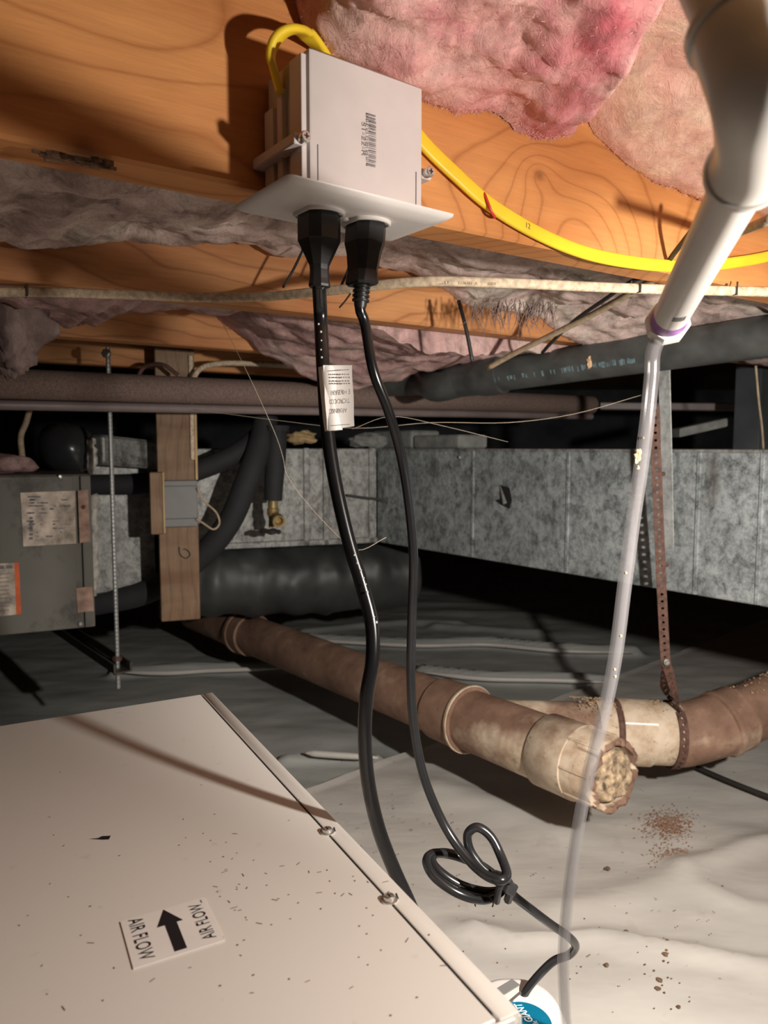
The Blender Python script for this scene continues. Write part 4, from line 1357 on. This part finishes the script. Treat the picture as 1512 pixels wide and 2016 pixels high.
# hanger strip
hx = duct_pt(1310, 760, .010)
hst = thing('duct_hanger', hx, 'bright galvanized sheet strip hanging beside the rusty strap', 'strap')
tp = D(1308, 700, hx.y - .01); tp2 = D(1308, 742, hx.y - .01); mp = D(1312, 900, hx.y - .005); bp = D(1316, 1100, hx.y)
mb = MB(); mb.tube([tp, tp2, mp, bp], 1.0, flat=(.0115, .0010, -DN)); mb.build('strip', M['galv_bright'], hst)
for px, py in ((1305, 933), (1312, 1112)):
    mb = MB(); mb.lathe(D(px, py, hx.y - .012), (0, -1, 0), [(0, .004), (.002, .004), (.003, .002)], 10); mb.build('screw', M['rust'], hst)

# left duct with drive-cleat joints
la = cor.copy()
LDIR = -(U * .96 + V * -0.0).normalized()
LDIR = (D(300, 885, 1.84) - D(742, 885, 2.03)); LDIR.z = 0; LDIR.normalize()
LN = Vector((LDIR.y, -LDIR.x, 0))
if LN.y < 0: LN = -LN
LLEN = 0.56
ld = thing('branch_duct', Vector((la.x, la.y, ZB)) + LDIR * .5, 'stained galvanized duct behind the hose tap, joined with cleats', 'duct')
def lpt(px, py, off=0.0): return PL(px, py, la - LN * off, LN)
lcuts = [0.0] + [(Vector((lpt(px, 950).x, lpt(px, 950).y, 0)) - la).dot(LDIR) for px in (731, 641, 603)] + [LLEN]
for i in range(len(lcuts) - 1):
    a, b = lcuts[i] + .001, lcuts[i + 1] - .001
    mb = MB(); mb.box(la + LDIR * ((a + b) / 2) + LN * 0.15 + Z * (ZT + ZB) / 2, (LDIR, LN, Z), (b - a) / 2, 0.15, HD / 2, .002)
    mb.build('duct_section', M['galv_old'], ld)
for c_ in lcuts[1:-1]:
    mb = MB(); mb.box(la + LDIR * c_ - LN * .002 + Z * (ZT + ZB) / 2, (LDIR, LN, Z), .008, .004, HD / 2 + .002, .002)
    mb.build('drive_cleat', M['galv_old'], ld)
mb = MB(); mb.box(la + LDIR * .275 - LN * .002 + Z * (ZB + .006), (LDIR, LN, Z), .275, .004, .008, .002); mb.build('bottom_flange', M['galv_old'], ld)
wire('duct_cable', [lpt(680, 975, .006), lpt(715, 980, .012), lpt(750, 985, .02), lpt(775, 1005, .04), lpt(785, 1030, .06)], .0035, M['black_wire'], 'short black cable lying against the duct corner between the cords', 'cable')

# dark flexible duct below
fa, fb_ = D(380, 1140, 2.0), D(770, 1128, 2.18)
mb = MB(); n = 90
rad = []
pp_ = []
for i in range(n + 1):
    t_ = i / n
    pp_.append(fa.lerp(fb_, t_ * 1.25 - .15) + Z * (-.006 * math.sin(t_ * 3)))
    rad.append(.100 + .004 * math.sin(t_ * 40) + .006 * noise.noise(Vector((t_ * 14, 1, 0))))
mb.tube(pp_, rad, 36)
for v_ in mb.v:
    v_ += Vector((0, -.5, 1)) * (.012 * noise.fractal(v_ * 11, .8, 2, 3))
tag(mb.build('flexible_duct', M['dark_wrap'], smooth=True), 'fat dark plastic-wrapped flexible duct under the stained duct', 'duct')

# debris and blocks on top of the ducts
for (pts_, r_, mt, nm_, lb_, ct) in (
    (D(592, 862, 2.06), .03, M['ply'], 'wood_scrap', 'orange wood scrap on top of the stained duct', 'wood'),
    (D(725, 868, 2.05), .035, M['concrete'], 'rubble_clump', 'pale rubble clump lying on the duct corner', 'rubble')):
    mb = MB(); blob(mb, pts_, r_, (1.5, .8, .55), r_ * 100, 16, 10)
    tag(mb.build(nm_, mt), lb_, ct)
for i, (xa, xb, ya) in enumerate(((842, 932, 858), (760, 838, 850))):
    a = duct_pt(xa, ya, -.12); b = duct_pt(xb, ya, -.12)
    zt2 = a.z
    mb = MB(); c = (a + b) / 2; mb.box(Vector((c.x, c.y, (zt2 + ZT) / 2 + .0005)), (DD, DN, Z), (b - a).length / 2, .05, (zt2 - ZT) / 2, .004)
    tag(mb.build('concrete_block', M['concrete']), ('grey concrete block resting on the right duct behind the thin cord', 'dark concrete block resting on the duct nearest its corner')[i], 'block', 'blocks on the duct')

# dim framing behind on the right
mb = MB(); a = D(1180, 800, 2.5); b = D(1800, 805, 2.3)
mb.box((a + b) / 2 + Z * .0, ((b - a).normalized(), (b - a).normalized().cross(Z), Z), (b - a).length / 2, .03, .012, .003)
tag(mb.build('grey_conduit_rail', M['mauve_pipe']), 'dim horizontal rail above the duct at far right', 'rail')
mb = MB(); a = D(1328, 853, 1.75); b = D(1422, 832, 1.78)
mb.box((a + b) / 2, ((b - a).normalized(), Vector((0, 1, 0)), Z), (b - a).length / 2, .03, .010, .002)
tag(mb.build('board_scrap', M['concrete']), 'slanting grey board scrap lying above the duct at right', 'wood')
mb = MB(); a = D(1482, 800, 2.0)
mb.box(Vector((a.x, a.y, .9)), (DD, DN, Z), .035, .03, .21, .003)
tag(mb.build('dark_post', M['wall']), 'dim upright stub behind the thin tan wire at far right', 'post')

# ------------------------------------------------------------------ black drain pipe and its fitting
BA = D(1560, 655, 1.09); BB = D(985, 738, 1.42); bdir = (BB - BA).normalized(); bl = (BB - BA).length
ap = thing('black_drain_pipe', BA, 'black plastic drain pipe with faded pale print crossing under the joists at right', 'pipe')
RB = 0.0305
mb = MB(); mb.lathe(BA, bdir, rings_([(-.5, bl + .02, RB)], 12), 36); mb.build('pipe', M['abs'], ap, smooth=True, auto=50)
mb = MB(); mb.lathe(BB, bdir, [(-.006, RB), (-.006, RB + .005), (.035, RB + .0055), (.05, RB + .002), (.10, RB + .001)], 36)
mb.build('coupling', M['abs'], ap, smooth=True, auto=50)
e1 = BB + bdir * .09
mb = MB(); mb.tube(smooth_path([e1, e1 + bdir * .06 - Z * .004, D(835, 750, 1.63), D(772, 752, 1.70)], 6), RB + .001, 30); mb.build('sweep', M['abs'], ap, smooth=True, auto=60)
mb = MB(); rnd = random.Random(17)
tv = (ORG - BB); tv = (tv - bdir * tv.dot(bdir)).normalized(); sd = bdir.cross(tv).normalized()
if sd.z > 0: sd = -sd
def abs_print(px):
    return min((i / 300 for i in range(301)), key=lambda t_: abs((lambda q: q.x / (q.y * CP - (q.z - CAM_Z) * SP) * 1480 + 756)(BA.lerp(BB, t_)) - px)) * bl
px = 990
while px < 1266:
    if rnd.random() < .85:
        d0 = abs_print(px); w_ = rnd.uniform(.0008, .0022)
        an = math.radians(14)
        nn = (tv * math.cos(an) + sd * math.sin(an)); t2 = bdir.cross(nn)
        hh = rnd.uniform(.003, .0052)
        mb.box(BA + bdir * d0 + nn * (RB + .0001) + t2 * rnd.uniform(-.001, .001), (bdir, t2, nn), w_, hh, .0002)
    px += rnd.choice((3, 3, 3, 4, 4, 5, 8)) if px > 1115 else rnd.choice((5, 7, 9, 16))
mb.build('faded_print', M['blue_print'], ap)
mb = MB(); blob(mb, BA + bdir * abs_print(1178) + tv * RB, .008, (.7, .3, 1.2), 3, 12, 8); o = mb.build('dirt_smear', M['dust_tan'], ap)

# brown wrapped pipe with smaller mauve one below
Ra = 0.026
A0, A1 = D(-60, 752, 1.26), D(1235, 792, 2.12)
bw = [A0, A0.lerp(A1, .5), A1]
t_ = (A1 - A0).normalized()
def yfit(px, y0):
    pass
q0 = D(0, 755, 1.28); q1 = D(850, 786, 1.86)
dq = (q1 - q0).normalized()
mb = MB(); mb.lathe(q0 - dq * .25, dq, rings_([(0, (q1 - q0).length + .25 + .62, Ra)], 20), 32)
tag(mb.build('brown_pipe', M['brown_foam'], smooth=True, auto=50), 'brown foam-wrapped pipe running across the left below the joists', 'pipe')
w0 = D(0, 797, 1.28); w1 = D(850, 814, 1.86); dw = (w1 - w0).normalized()
mb = MB(); mb.lathe(w0 - dw * .25, dw, rings_([(0, (w1 - w0).length + .25 + .62, .0088)], 6), 20)
tag(mb.build('mauve_pipe', M['mauve_pipe'], smooth=True, auto=50), 'thin mauve-grey pipe running just below the brown wrapped pipe', 'pipe')

# ------------------------------------------------------------------ hanging post with electrical box
PZ = 1.64
pl = D(312, 900, PZ); pr_ = D(384, 900, PZ)
zb = D(350, 1222, PZ).z
pw = (pr_ - pl).length
PU = (U * .55 + Vector((1, 0, 0)) * .45).normalized(); PV = Vector((-PU.y, PU.x, 0))
pcx = (pl + pr_) / 2
M['post_wood'] = wood('post_wood', (0.27, 0.175, 0.105), (0.20, 0.12, 0.07), freq=34, dirt=.8, grain=.8, upright=True)
post = thing('hanging_post', Vector((pcx.x, pcx.y, zb)), 'short brown wooden post hanging from the framing, grey box on its face', 'post')
def post_part(name, mat, x0, x1, y0, y1, z0, z1, bev=.002):
    mb = MB()
    mb.box(Vector((pcx.x, pcx.y, 0)) + PU * ((x0 + x1) / 2) + PV * ((y0 + y1) / 2) + Z * ((z0 + z1) / 2), (PU, PV, Z), (x1 - x0) / 2, (y1 - y0) / 2, (z1 - z0) / 2, bev)
    return mb.build(name, mat, post)
def pmat_obj(o):
    return o
hw = pw / 2 * 1.03
ztop = min(JB + .12, CEIL)
zbx1 = D(350, 945, PZ).z; zbx0 = D(350, 1035, PZ).z
post_part('upper_board', M['post_wood'], -hw, hw, 0, .038, zbx1 - .03, ztop)
post_part('lower_board', M['post_wood'], -hw * 1.0, hw * 1.05, .001, .045, zb, zbx0 + .03)
gb = post_part('electrical_box', M['grey_box'], -hw * .72, hw * .97, -.028, .0, zbx0, zbx1, .0015); gb['label'] = 'grey metal switch box'
post_part('side_board', M['post_wood'], -hw * 1.42, -hw * .76, -.026, .03, zbx0 - .015, zbx1 + .018)
post_part('pale_edge', M['ply'], -hw * .79, -hw * .70, -.030, -.0005, zbx0 - .012, zbx1 + .018, .0005)
for zz_ in (zbx0 + .018, zbx1 - .012):
    post_part('cover_groove', M['ink'], -hw * .70, hw * .95, -.0284, -.0276, zz_ - .0007, zz_ + .0007, 0)
post_part('strip', M['nm_white'], hw * .72, hw * .92, -.006, 0, D(370, 905, PZ).z, ztop - .1, .001)
post_part('splinter', M['ply'], hw * .93, hw * 1.06, -.008, .0, D(370, 945, PZ).z, D(370, 800, PZ).z, .001)
ch_ = MB(); cc = Vector((pcx.x, pcx.y, 0)) + PU * (hw * .30) - PV * .0012
zc = D(370, 1088, PZ).z
ptsC = [cc + Z * (zc + .013) - PU * .012, cc + Z * (zc - .004) - PU * .010, cc + Z * (zc - .013) + PU * .002, cc + Z * (zc - .005) + PU * .011, cc + Z * (zc + .006) + PU * .004, cc + Z * (zc + .007) - PU * .003]
ch_.tube(smooth_path(ptsC, 5), .0012, 6); o = ch_.build('pencil_mark', M['ink'], post)
wire('bent_wire', [D(388, 960, 1.62), D(400, 985, 1.62), D(425, 1008, 1.62), D(432, 1030, 1.62), D(420, 1042, 1.62), D(400, 1030, 1.62), D(386, 1022, 1.62)], .0022, M['nm_tan'], 'bent tan wire sticking out right of the grey box on the post', 'wire')

# ------------------------------------------------------------------ furnace cabinet, its rod and strut, plenum, line sets
FY = 1.40
fr_ = D(180, 1000, FY)
FZT = D(100, 936, 1.34).z; FZB = D(185, 1234, FY).z
FU = (U * .75 + Vector((1, 0, 0)) * .25).normalized(); FV = Vector((-FU.y, FU.x, 0))
fur = thing('furnace', Vector((fr_.x, fr_.y, FZB)) - FU * .5, 'dirty olive-grey furnace cabinet hung at the left with peeling labels', 'furnace')
def fpt(px, py, off=0.0): return PL(px, py, fr_ - FV * off, FV)
seam_u = (fpt(152, 1000) - fr_).dot(FU)
mb = MB(); mb.box(Vector((fr_.x, fr_.y, (FZT + FZB) / 2)) - FU * .5 + FV * .25, (FU, FV, Z), .5, .249, (FZT - FZB) / 2, .003); mb.build('cabinet', M['furnace'], fur)
mb = MB(); mb.box(Vector((fr_.x, fr_.y, (FZT + FZB) / 2)) + FU * ((seam_u - .006 - .96) / 2) - FV * .003, (FU, FV, Z), (.96 + seam_u - .006) / 2, .004, (FZT - FZB) / 2 - .002, .0015); mb.build('front_panel', M['furnace'], fur)
mb = MB(); mb.box(Vector((fr_.x, fr_.y, (FZT + FZB) / 2)) + FU * (seam_u + .006) / 2 - FV * .003, (FU, FV, Z), (-seam_u - .006) / 2 - .0005, .004, (FZT - FZB) / 2 - .002, .0015); mb.build('side_trim', M['furnace'], fur)
def flabel(name, pxs, mat, off=.0076, **kw):
    mb = MB(); a = [fpt(x, y, off) for x, y in pxs]; b = [fpt(x, y, off + .0006) for x, y in pxs]
    mb.loft([a, b], True, True); o = mb.build(name, mat, fur)
    return o
l1 = flabel('paper_label', [(40, 970), (148, 966), (150, 1070), (46, 1076)], M['dirty_label'])
flabel('paper_label', [(153, 966), (173, 964), (178, 1066), (157, 1069)], M['dirty_label_pink'])
l3 = flabel('warning_label', [(-60, 1112), (28, 1108), (32, 1210), (-60, 1220)], M['dirty_label'])
flabel('orange_stripe', [(28, 1108), (37, 1107), (42, 1209), (32, 1210)], M['orange'])
flabel('small_label', [(150, 1158), (182, 1154), (185, 1203), (153, 1206)], M['dirty_label_pink'])
mb = MB(); rnd = random.Random(31)
for i in range(46):
    px, py = rnd.uniform(62, 146), rnd.choice((978, 984, 990, 996, 1002, 1010, 1026, 1032, 1040, 1048, 1056))
    if rnd.random() < .3: px = rnd.uniform(56, 64)
    mb.box(fpt(px, py, .0083), (FU, FV, Z), rnd.uniform(.001, .006), .0001, rnd.uniform(.0006, .0016))
for py in range(1020, 1068, 8): mb.box(fpt(61, py, .0083), (FU, FV, Z), .003, .0001, .0022)
mb.build('smudged_print', M['ink_grey'], l1)
mb = MB()
for px, py in ((2, 1117), (18, 1116)): mb.box(fpt(px, py, .0083), (FU, FV, Z), .005, .0001, .003)
for py in range(1130, 1205, 8): mb.box(fpt(6, py, .0083), (FU, FV, Z), .010, .0001, .0006)
mb.build('smudged_print', M['ink_grey'], l3)
for px, py in ((157, 1228), (118, 938), (164, 998)):
    mb = MB(); mb.lathe(fpt(px, py, .006), -FV, [(0, .004), (.003, .004), (.004, .002)], 10); mb.build('screw', M['steel'] if py != 998 else M['rust'], fur)
# insulation tuft lying on cabinet (dim pink)
mb = MB(); q4 = fpt(20, 920, -.12); blob(mb, Vector((q4.x, q4.y, FZT + .018)), .035, (1.3, .9, .55), 9, 16, 10)
tag(mb.build('insulation_scrap', M['pink_mauve'], smooth=True), 'scrap of pink insulation lying on top of the furnace cabinet', 'insulation')
# strut under the furnace + rod
rx_ = D(222, 1000, 1.46)
strut_z = D(235, 1308, 1.46).z
rod = thing('threaded_rod', Vector((rx_.x, rx_.y, D(228, 1355, 1.46).z)), 'long zinc threaded rod hanging from the joist to the furnace strut', 'rod')
zr0 = D(228, 1355, 1.46).z; zr1 = JB + .02
mb = MB(); mb.lathe(Vector((rx_.x, rx_.y, zr0)), Z, [(i * .004, .0040 + (.0004 if i % 2 else 0)) for i in range(int((zr1 - zr0) / .004))], 10); mb.build('shaft', M['zinc'], rod, smooth=False)
nz = D(212, 697, 1.46).z
mb = MB(); mb.lathe(Vector((rx_.x, rx_.y - .006, nz)), (0, -1, 0), [(0, .009), (.006, .009), (.008, .006)], 6); mb.build('hex_bolt', M['steel'], rod)
for dz in (.012, -.016):
    mb = MB(); mb.lathe(Vector((rx_.x, rx_.y, strut_z + dz)), Z, [(-.004, .009), (.004, .009)], 6); mb.build('nut', M['rust'], rod)
sdir = (D(125, 1240, 1.75) - Vector((rx_.x, rx_.y, strut_z))); sdir.z = 0; sdir.normalize()
sside = Vector((-sdir.y, sdir.x, 0))
strut = thing('hanger_strut', Vector((rx_.x, rx_.y, strut_z - .02)), 'dark slotted steel strut under the furnace corner, held by the rod', 'strut')
mb = MB()
for off in (-.016, .016):
    mb.box(Vector((rx_.x, rx_.y, strut_z)) + sdir * .22 + sside * off, (sdir, sside, Z), .25, .002, .009)
mb.box(Vector((rx_.x, rx_.y, strut_z - .009)) + sdir * .22, (sdir, sside, Z), .25, .016, .0015)
mb.build('channel', M['dark_metal'], strut)
for k in range(6):
    mb = MB(); mb.lathe(Vector((rx_.x, rx_.y, strut_z - .0115)) + sdir * (.05 + k * .06), Z, [(0, .006), (.0006, .006)], 10); mb.build('slot', M['ink'], strut)

# plenum and boot right of the furnace
ple = thing('supply_plenum', D(250, 1190, 1.78), 'galvanized plenum box between the furnace and the hanging post', 'duct')
PP = D(250, 1000, 1.76)
def ppt(px, py, off=0.0): return PL(px, py, PP - FV * off, FV)
a = ppt(180, 975); b = ppt(302, 975); zt3 = ppt(250, 900).z; zb3 = ppt(250, 1165).z
c = (a + b) / 2
mb = MB(); mb.box(Vector((c.x, c.y, (zt3 + zb3) / 2)) + FV * .15, (FU, FV, Z), (b - a).length / 2, .15, (zt3 - zb3) / 2, .003); mb.build('panel', M['galv_old'], ple)
a = D(176, 885, 1.64); b = D(330, 900, 1.80)
mb = MB(); mb.box((a + b) / 2, ((b - a).normalized(), Vector((0, 0, 1)).cross((b - a).normalized()), Z), (b - a).length / 2, .05, .032, .006); mb.build('top_transition', M['galv_old'], ple)
mb = MB(); rnd = random.Random(8)
mp_ = [fpt(188 + rnd.uniform(-3, 3), y, .0) + FV * .03 for y in range(975, 1190, 12)]
mb.tube(mp_, [rnd.uniform(.006, .011) for _ in mp_], 8); o = mb.build('mastic_bead', M['mastic'], ple, smooth=True); o['label'] = 'rough whitish sealing mastic'
mp_ = [D(180 + rnd.uniform(-3, 3), y, 1.58) for y in range(862, 935, 8)]
mb = MB(); mb.tube(mp_, [rnd.uniform(.006, .012) for _ in mp_], 8); mb.build('mastic_bead', M['mastic'], ple, smooth=True)
mb = MB(); a = D(95, 880, 1.62); b = D(178, 890, 1.62)
mb.lathe(a, (b - a), [(0, .050), (.03, .056), (.06, .052), (.09, .040)], 20)
for v_ in mb.v: v_ += Vector((.006, .006, .006)) * noise.noise(v_ * 30)
M['tape'] = plain('shiny_black_tape', (0.04, 0.042, 0.045), 0.25, 0.2)
tag(mb.build('taped_collar', M['tape'], smooth=True), 'shiny black taped duct collar above the furnace cabinet', 'duct')

def foam_line(name, pts, r, label):
    mb = MB(); mb.tube(smooth_path(pts, 8), r, 20)
    return tag(mb.build(name, M['foam'], smooth=True), label, 'pipe', 'black foam lines')
foam_line('foam_covered_line', [D(150, 955, 1.73), D(300, 950, 1.74), D(400, 922, 1.76), D(470, 890, 1.78), D(520, 850, 1.82)], .024, 'black foam-covered line passing behind the post and rising to the tap')
foam_line('foam_covered_line', [D(180, 1190, 1.75), D(290, 1165, 1.755), D(390, 1100, 1.75), D(450, 1030, 1.74), D(485, 950, 1.74), D(510, 880, 1.77), D(525, 820, 1.80)], .028, 'black foam-covered line curving down behind the post bottom')
# hose tap
TX = 1.78
tap = thing('hose_tap', D(538, 1045, TX), 'old brass hose tap with dark handle below a black foam sleeve', 'tap')
mb = MB(); tp_ = D(545, 850, TX); tb_ = D(538, 985, TX)
mb.tube([tp_, D(543, 900, TX), D(540, 940, TX), tb_], [.024, .024, .023, .021], 20); mb.build('foam_sleeve', M['foam'], tap, smooth=True, auto=50)
mb = MB(); mb.tube([D(545, 838, TX), tp_], [.03, .028], 12); mb.build('foam_cap', M['foam'], tap)
mb = MB(); mb.lathe(D(537, 985, TX), -Z, [(0, .012), (.018, .012), (.020, .014), (.034, .014), (.038, .011), (.062, .009)], 12); mb.build('body', M['brass'], tap, smooth=True, auto=40)
mb = MB(); sc_ = D(541, 1014, TX); mb.lathe(sc_, (.35, -.9, -.25), [(0, .011), (.03, .011), (.031, .015), (.045, .015), (.045, .010), (.03, .009)], 16); mb.build('spout', M['brass'], tap, smooth=True, auto=40)
mb = MB(); mb.lathe(D(533, 1036, TX), -Z, [(-.012, .005), (0.004, .005)], 10); mb.build('stem', M['brass'], tap)
mb = MB(); hc = D(531, 1046, TX)
hd = Vector((1, -.15, -.05)).normalized()
pts_ = [hc + hd * (.022 * math.cos(a_)) + Vector((0, 1, 0)) * (.022 * math.sin(a_)) for a_ in [2 * math.pi * k / 20 for k in range(21)]]
mb.tube(pts_, [.0045 + .0016 * math.cos(5 * a_) for a_ in [2 * math.pi * k / 20 for k in range(21)]], 8, False)
mb.box(hc, (hd, Vector((0, 1, 0)), Z), .02, .004, .003); mb.box(hc, (hd, Vector((0, 1, 0)), Z), .004, .02, .003)
mb.build('handle', M['dark_metal'], tap)

# ------------------------------------------------------------------ plastic sheets
def seg_dist(P, a, b):
    ab = b - a
    t_ = np.clip(((P - a) @ ab) / (ab @ ab), 0, 1)
    return np.linalg.norm(P - (a + t_[..., None] * ab), axis=-1)


def folds(P, defs):
    h = np.zeros(P.shape[:-1])
    for pxs, w_, amp in defs:
        q_ = [H(x, y, 0.004) for x, y in pxs]
        q_ = smooth_path(q_, 4)
        q_ = [np.array((p.x, p.y)) for p in q_]
        d_ = np.full(P.shape[:-1], 9.0)
        for i in range(len(q_) - 1): d_ = np.minimum(d_, seg_dist(P, q_[i], q_[i + 1]))
        h += amp * np.exp(-(d_ / w_) ** 2)
    return h


def sheet(name, x0, x1, y0, y1, nx, ny, mat, base, amp, seed, defs, label, frame=None, edge_curl=0.0):
    xs = np.linspace(x0, x1, nx); ys = y0 + (y1 - y0) * np.linspace(0, 1, ny) ** 1.3
    X, Y = np.meshgrid(xs, ys)
    if frame:
        o_, ex, ey = frame
        PX = o_[0] + X * ex[0] + Y * ey[0]; PY_ = o_[1] + X * ex[1] + Y * ey[1]
    else: PX, PY_ = X, Y
    P = np.stack([PX, PY_], -1)
    h = folds(P, defs)
    mb = MB()
    for j in range(ny):
        for i in range(nx):
            p = Vector((PX[j, i], PY_[j, i], 0))
            q5 = Vector((p.x * 2.2 + seed, p.y * 3.6, seed))
            z_ = base + amp * (0.5 + 0.5 * noise.fractal(q5, 0.9, 2.0, 4)) + amp * .6 * max(0, noise.noise(Vector((p.x * 1.4 + p.y * 3.5, p.y * 7 + seed, 2)))) + h[j, i]
            if edge_curl and Y[j, i] < .02: z_ += edge_curl * (1 - Y[j, i] / .02)
            p.z = z_
            mb.v.append(p)
    for j in range(ny - 1):
        for i in range(nx - 1):
            a = j * nx + i
            mb.f.append((a, a + 1, a + nx + 1, a + nx))
    o = mb.build(name, mat, smooth=True, fix=False)
    # make sure the sheet faces up
    return tag(o, label, 'plastic sheet', 'vapor barrier sheets')


far_folds = [([(560, 1255), (700, 1263), (830, 1270), (960, 1268), (1100, 1280), (1250, 1284)], .024, .036),
             ([(230, 1322), (420, 1318), (560, 1315)], .022, .032),
             ([(830, 1322), (950, 1335), (1080, 1338), (1190, 1342)], .022, .034),
             ([(860, 1230), (1000, 1240), (1060, 1245)], .03, .02),
             ([(560, 1490), (650, 1488), (745, 1492)], .012, .020),
             ([(600, 1240), (760, 1225), (900, 1222)], .03, .015)]
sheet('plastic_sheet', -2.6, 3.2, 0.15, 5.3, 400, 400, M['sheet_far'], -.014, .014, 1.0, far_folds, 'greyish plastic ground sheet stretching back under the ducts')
far_sheet = bpy.data.objects['plastic_sheet']
for pxs in ([(560, 1257), (700, 1265), (830, 1271), (960, 1269), (1100, 1281), (1250, 1285)], [(232, 1323), (330, 1325), (420, 1320), (560, 1316)], [(830, 1323), (950, 1336), (1080, 1339), (1190, 1343)], [(600, 1482), (650, 1486), (745, 1492)]):
    pts = smooth_path([H(x, y, .026) for x, y in pxs], 8)
    mb = MB(); mb.tube(pts, [.0075 * min(1, .25 + 4 * min(i, len(pts) - 1 - i) / len(pts)) for i in range(len(pts))], 8)
    mb.build('fold_ridge', M['sheet_near'], far_sheet, smooth=True)
s1 = H(600, 1566, .004); s2 = H(880, 1461, .004)
ex = (s2 - s1); ex.z = 0; ex.normalize(); ey = Vector((ex.y, -ex.x, 0))
if ey.y > 0: ey = -ey
near_folds = [([(930, 1845), (1010, 1868), (1100, 1862), (1190, 1852), (1290, 1870), (1400, 1888), (1560, 1915)], .011, .011),
              ([(900, 1840), (980, 1846), (1050, 1852)], .02, .006),
              ([(1170, 1862), (1290, 1895), (1400, 1900), (1560, 1940)], .009, .005),
              ([(1340, 1715), (1420, 1690), (1500, 1665), (1560, 1660)], .02, .009),
              ([(1100, 1800), (1240, 1770), (1350, 1730)], .035, .009),
              ([(1390, 1760), (1470, 1790), (1560, 1800)], .016, .006),
              ([(860, 1560), (1000, 1600), (1100, 1640)], .05, .012)]
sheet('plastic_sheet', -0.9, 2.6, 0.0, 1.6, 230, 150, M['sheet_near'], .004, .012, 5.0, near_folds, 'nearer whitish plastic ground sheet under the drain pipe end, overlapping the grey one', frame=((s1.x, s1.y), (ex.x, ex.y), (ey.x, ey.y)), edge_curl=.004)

# dirt on the sheet
mb = MB(); rnd = random.Random(77)
def crumb(px, py, r_):
    p = H(px, py, .012)
    mb.ball(p + Z * .004, r_, (1, 1, .5), 6, .25)
for px, py, r_ in ((1314, 1858, .0042), (1312, 1876, .002), (1309, 1884, .0052), (1307, 1897, .0018), (1298, 1935, .0045), (1295, 1952, .0042), (1315, 1930, .0015), (1308, 1960, .0015), (1336, 1988, .003), (1194, 1905, .0038), (1232, 1839, .0040), (1196, 1714, .005), (1316, 1900, .0014), (1322, 1932, .0012), (1288, 1916, .0015), (1060, 1844, .003), (1062, 1845, .002), (1016, 1868, .003), (1126, 1798, .003), (1422, 1749, .002), (1270, 1904, .0014)):
    crumb(px, py, r_)
for i in range(90): crumb(rnd.uniform(900, 1400), rnd.uniform(1700, 2000), rnd.uniform(.0005, .0014))
for i in range(60): crumb(rnd.gauss(760, 90), rnd.gauss(1620, 50), rnd.uniform(.0006, .0016))
tag(mb.build('dirt_crumbs', M['dirt'], fix=False), 'brown dirt crumbs dotted over the whitish ground sheet', 'dirt', kind='stuff')
mb = MB()
for i in range(1300):
    if rnd.random() < .7: px, py = rnd.gauss(1315, 24), rnd.gauss(1625, 14)
    else: px, py = rnd.gauss(1325, 22), rnd.gauss(1690, 14)
    p = H(px, py, .012); mb.ball(p + Z * .002, rnd.uniform(.0005, .0017), (1, 1, .45), 6, .3)
tag(mb.build('rust_flakes', M['rust_dust'], fix=False), 'patch of reddish rust flakes on the sheet right of the plugged pipe end', 'dirt', kind='stuff')

# ------------------------------------------------------------------ spider threads
def thread(pts, r, label):
    mb = MB(); mb.tube(smooth_path(pts, 5), r, 4)
    return tag(mb.build('spider_thread', M['web'], smooth=True), label, 'cobweb', 'spider threads')
thread([D(440, 640, .95), D(490, 740, .95), D(540, 850, .96), D(557, 900, .96), D(565, 935, .96), D(600, 985, .95), D(660, 1050, .93), D(705, 1083, .9), D(760, 1058, .9)], .0003, 'long spider thread drooping left of the thick cord')
thread([D(380, 806, 1.2), D(550, 828, 1.15), D(700, 843, 1.1), D(850, 832, 1.1), D(1000, 832, 1.1), D(1130, 815, 1.1), D(1262, 778, 1.1)], .00028, 'nearly level spider thread strung below the brown pipe')
thread([D(693, 845, 1.0), D(770, 820, 1.0), D(870, 838, 1.02), D(1000, 870, 1.05)], .0002, 'faint spider thread slanting from the warning tag to the duct')
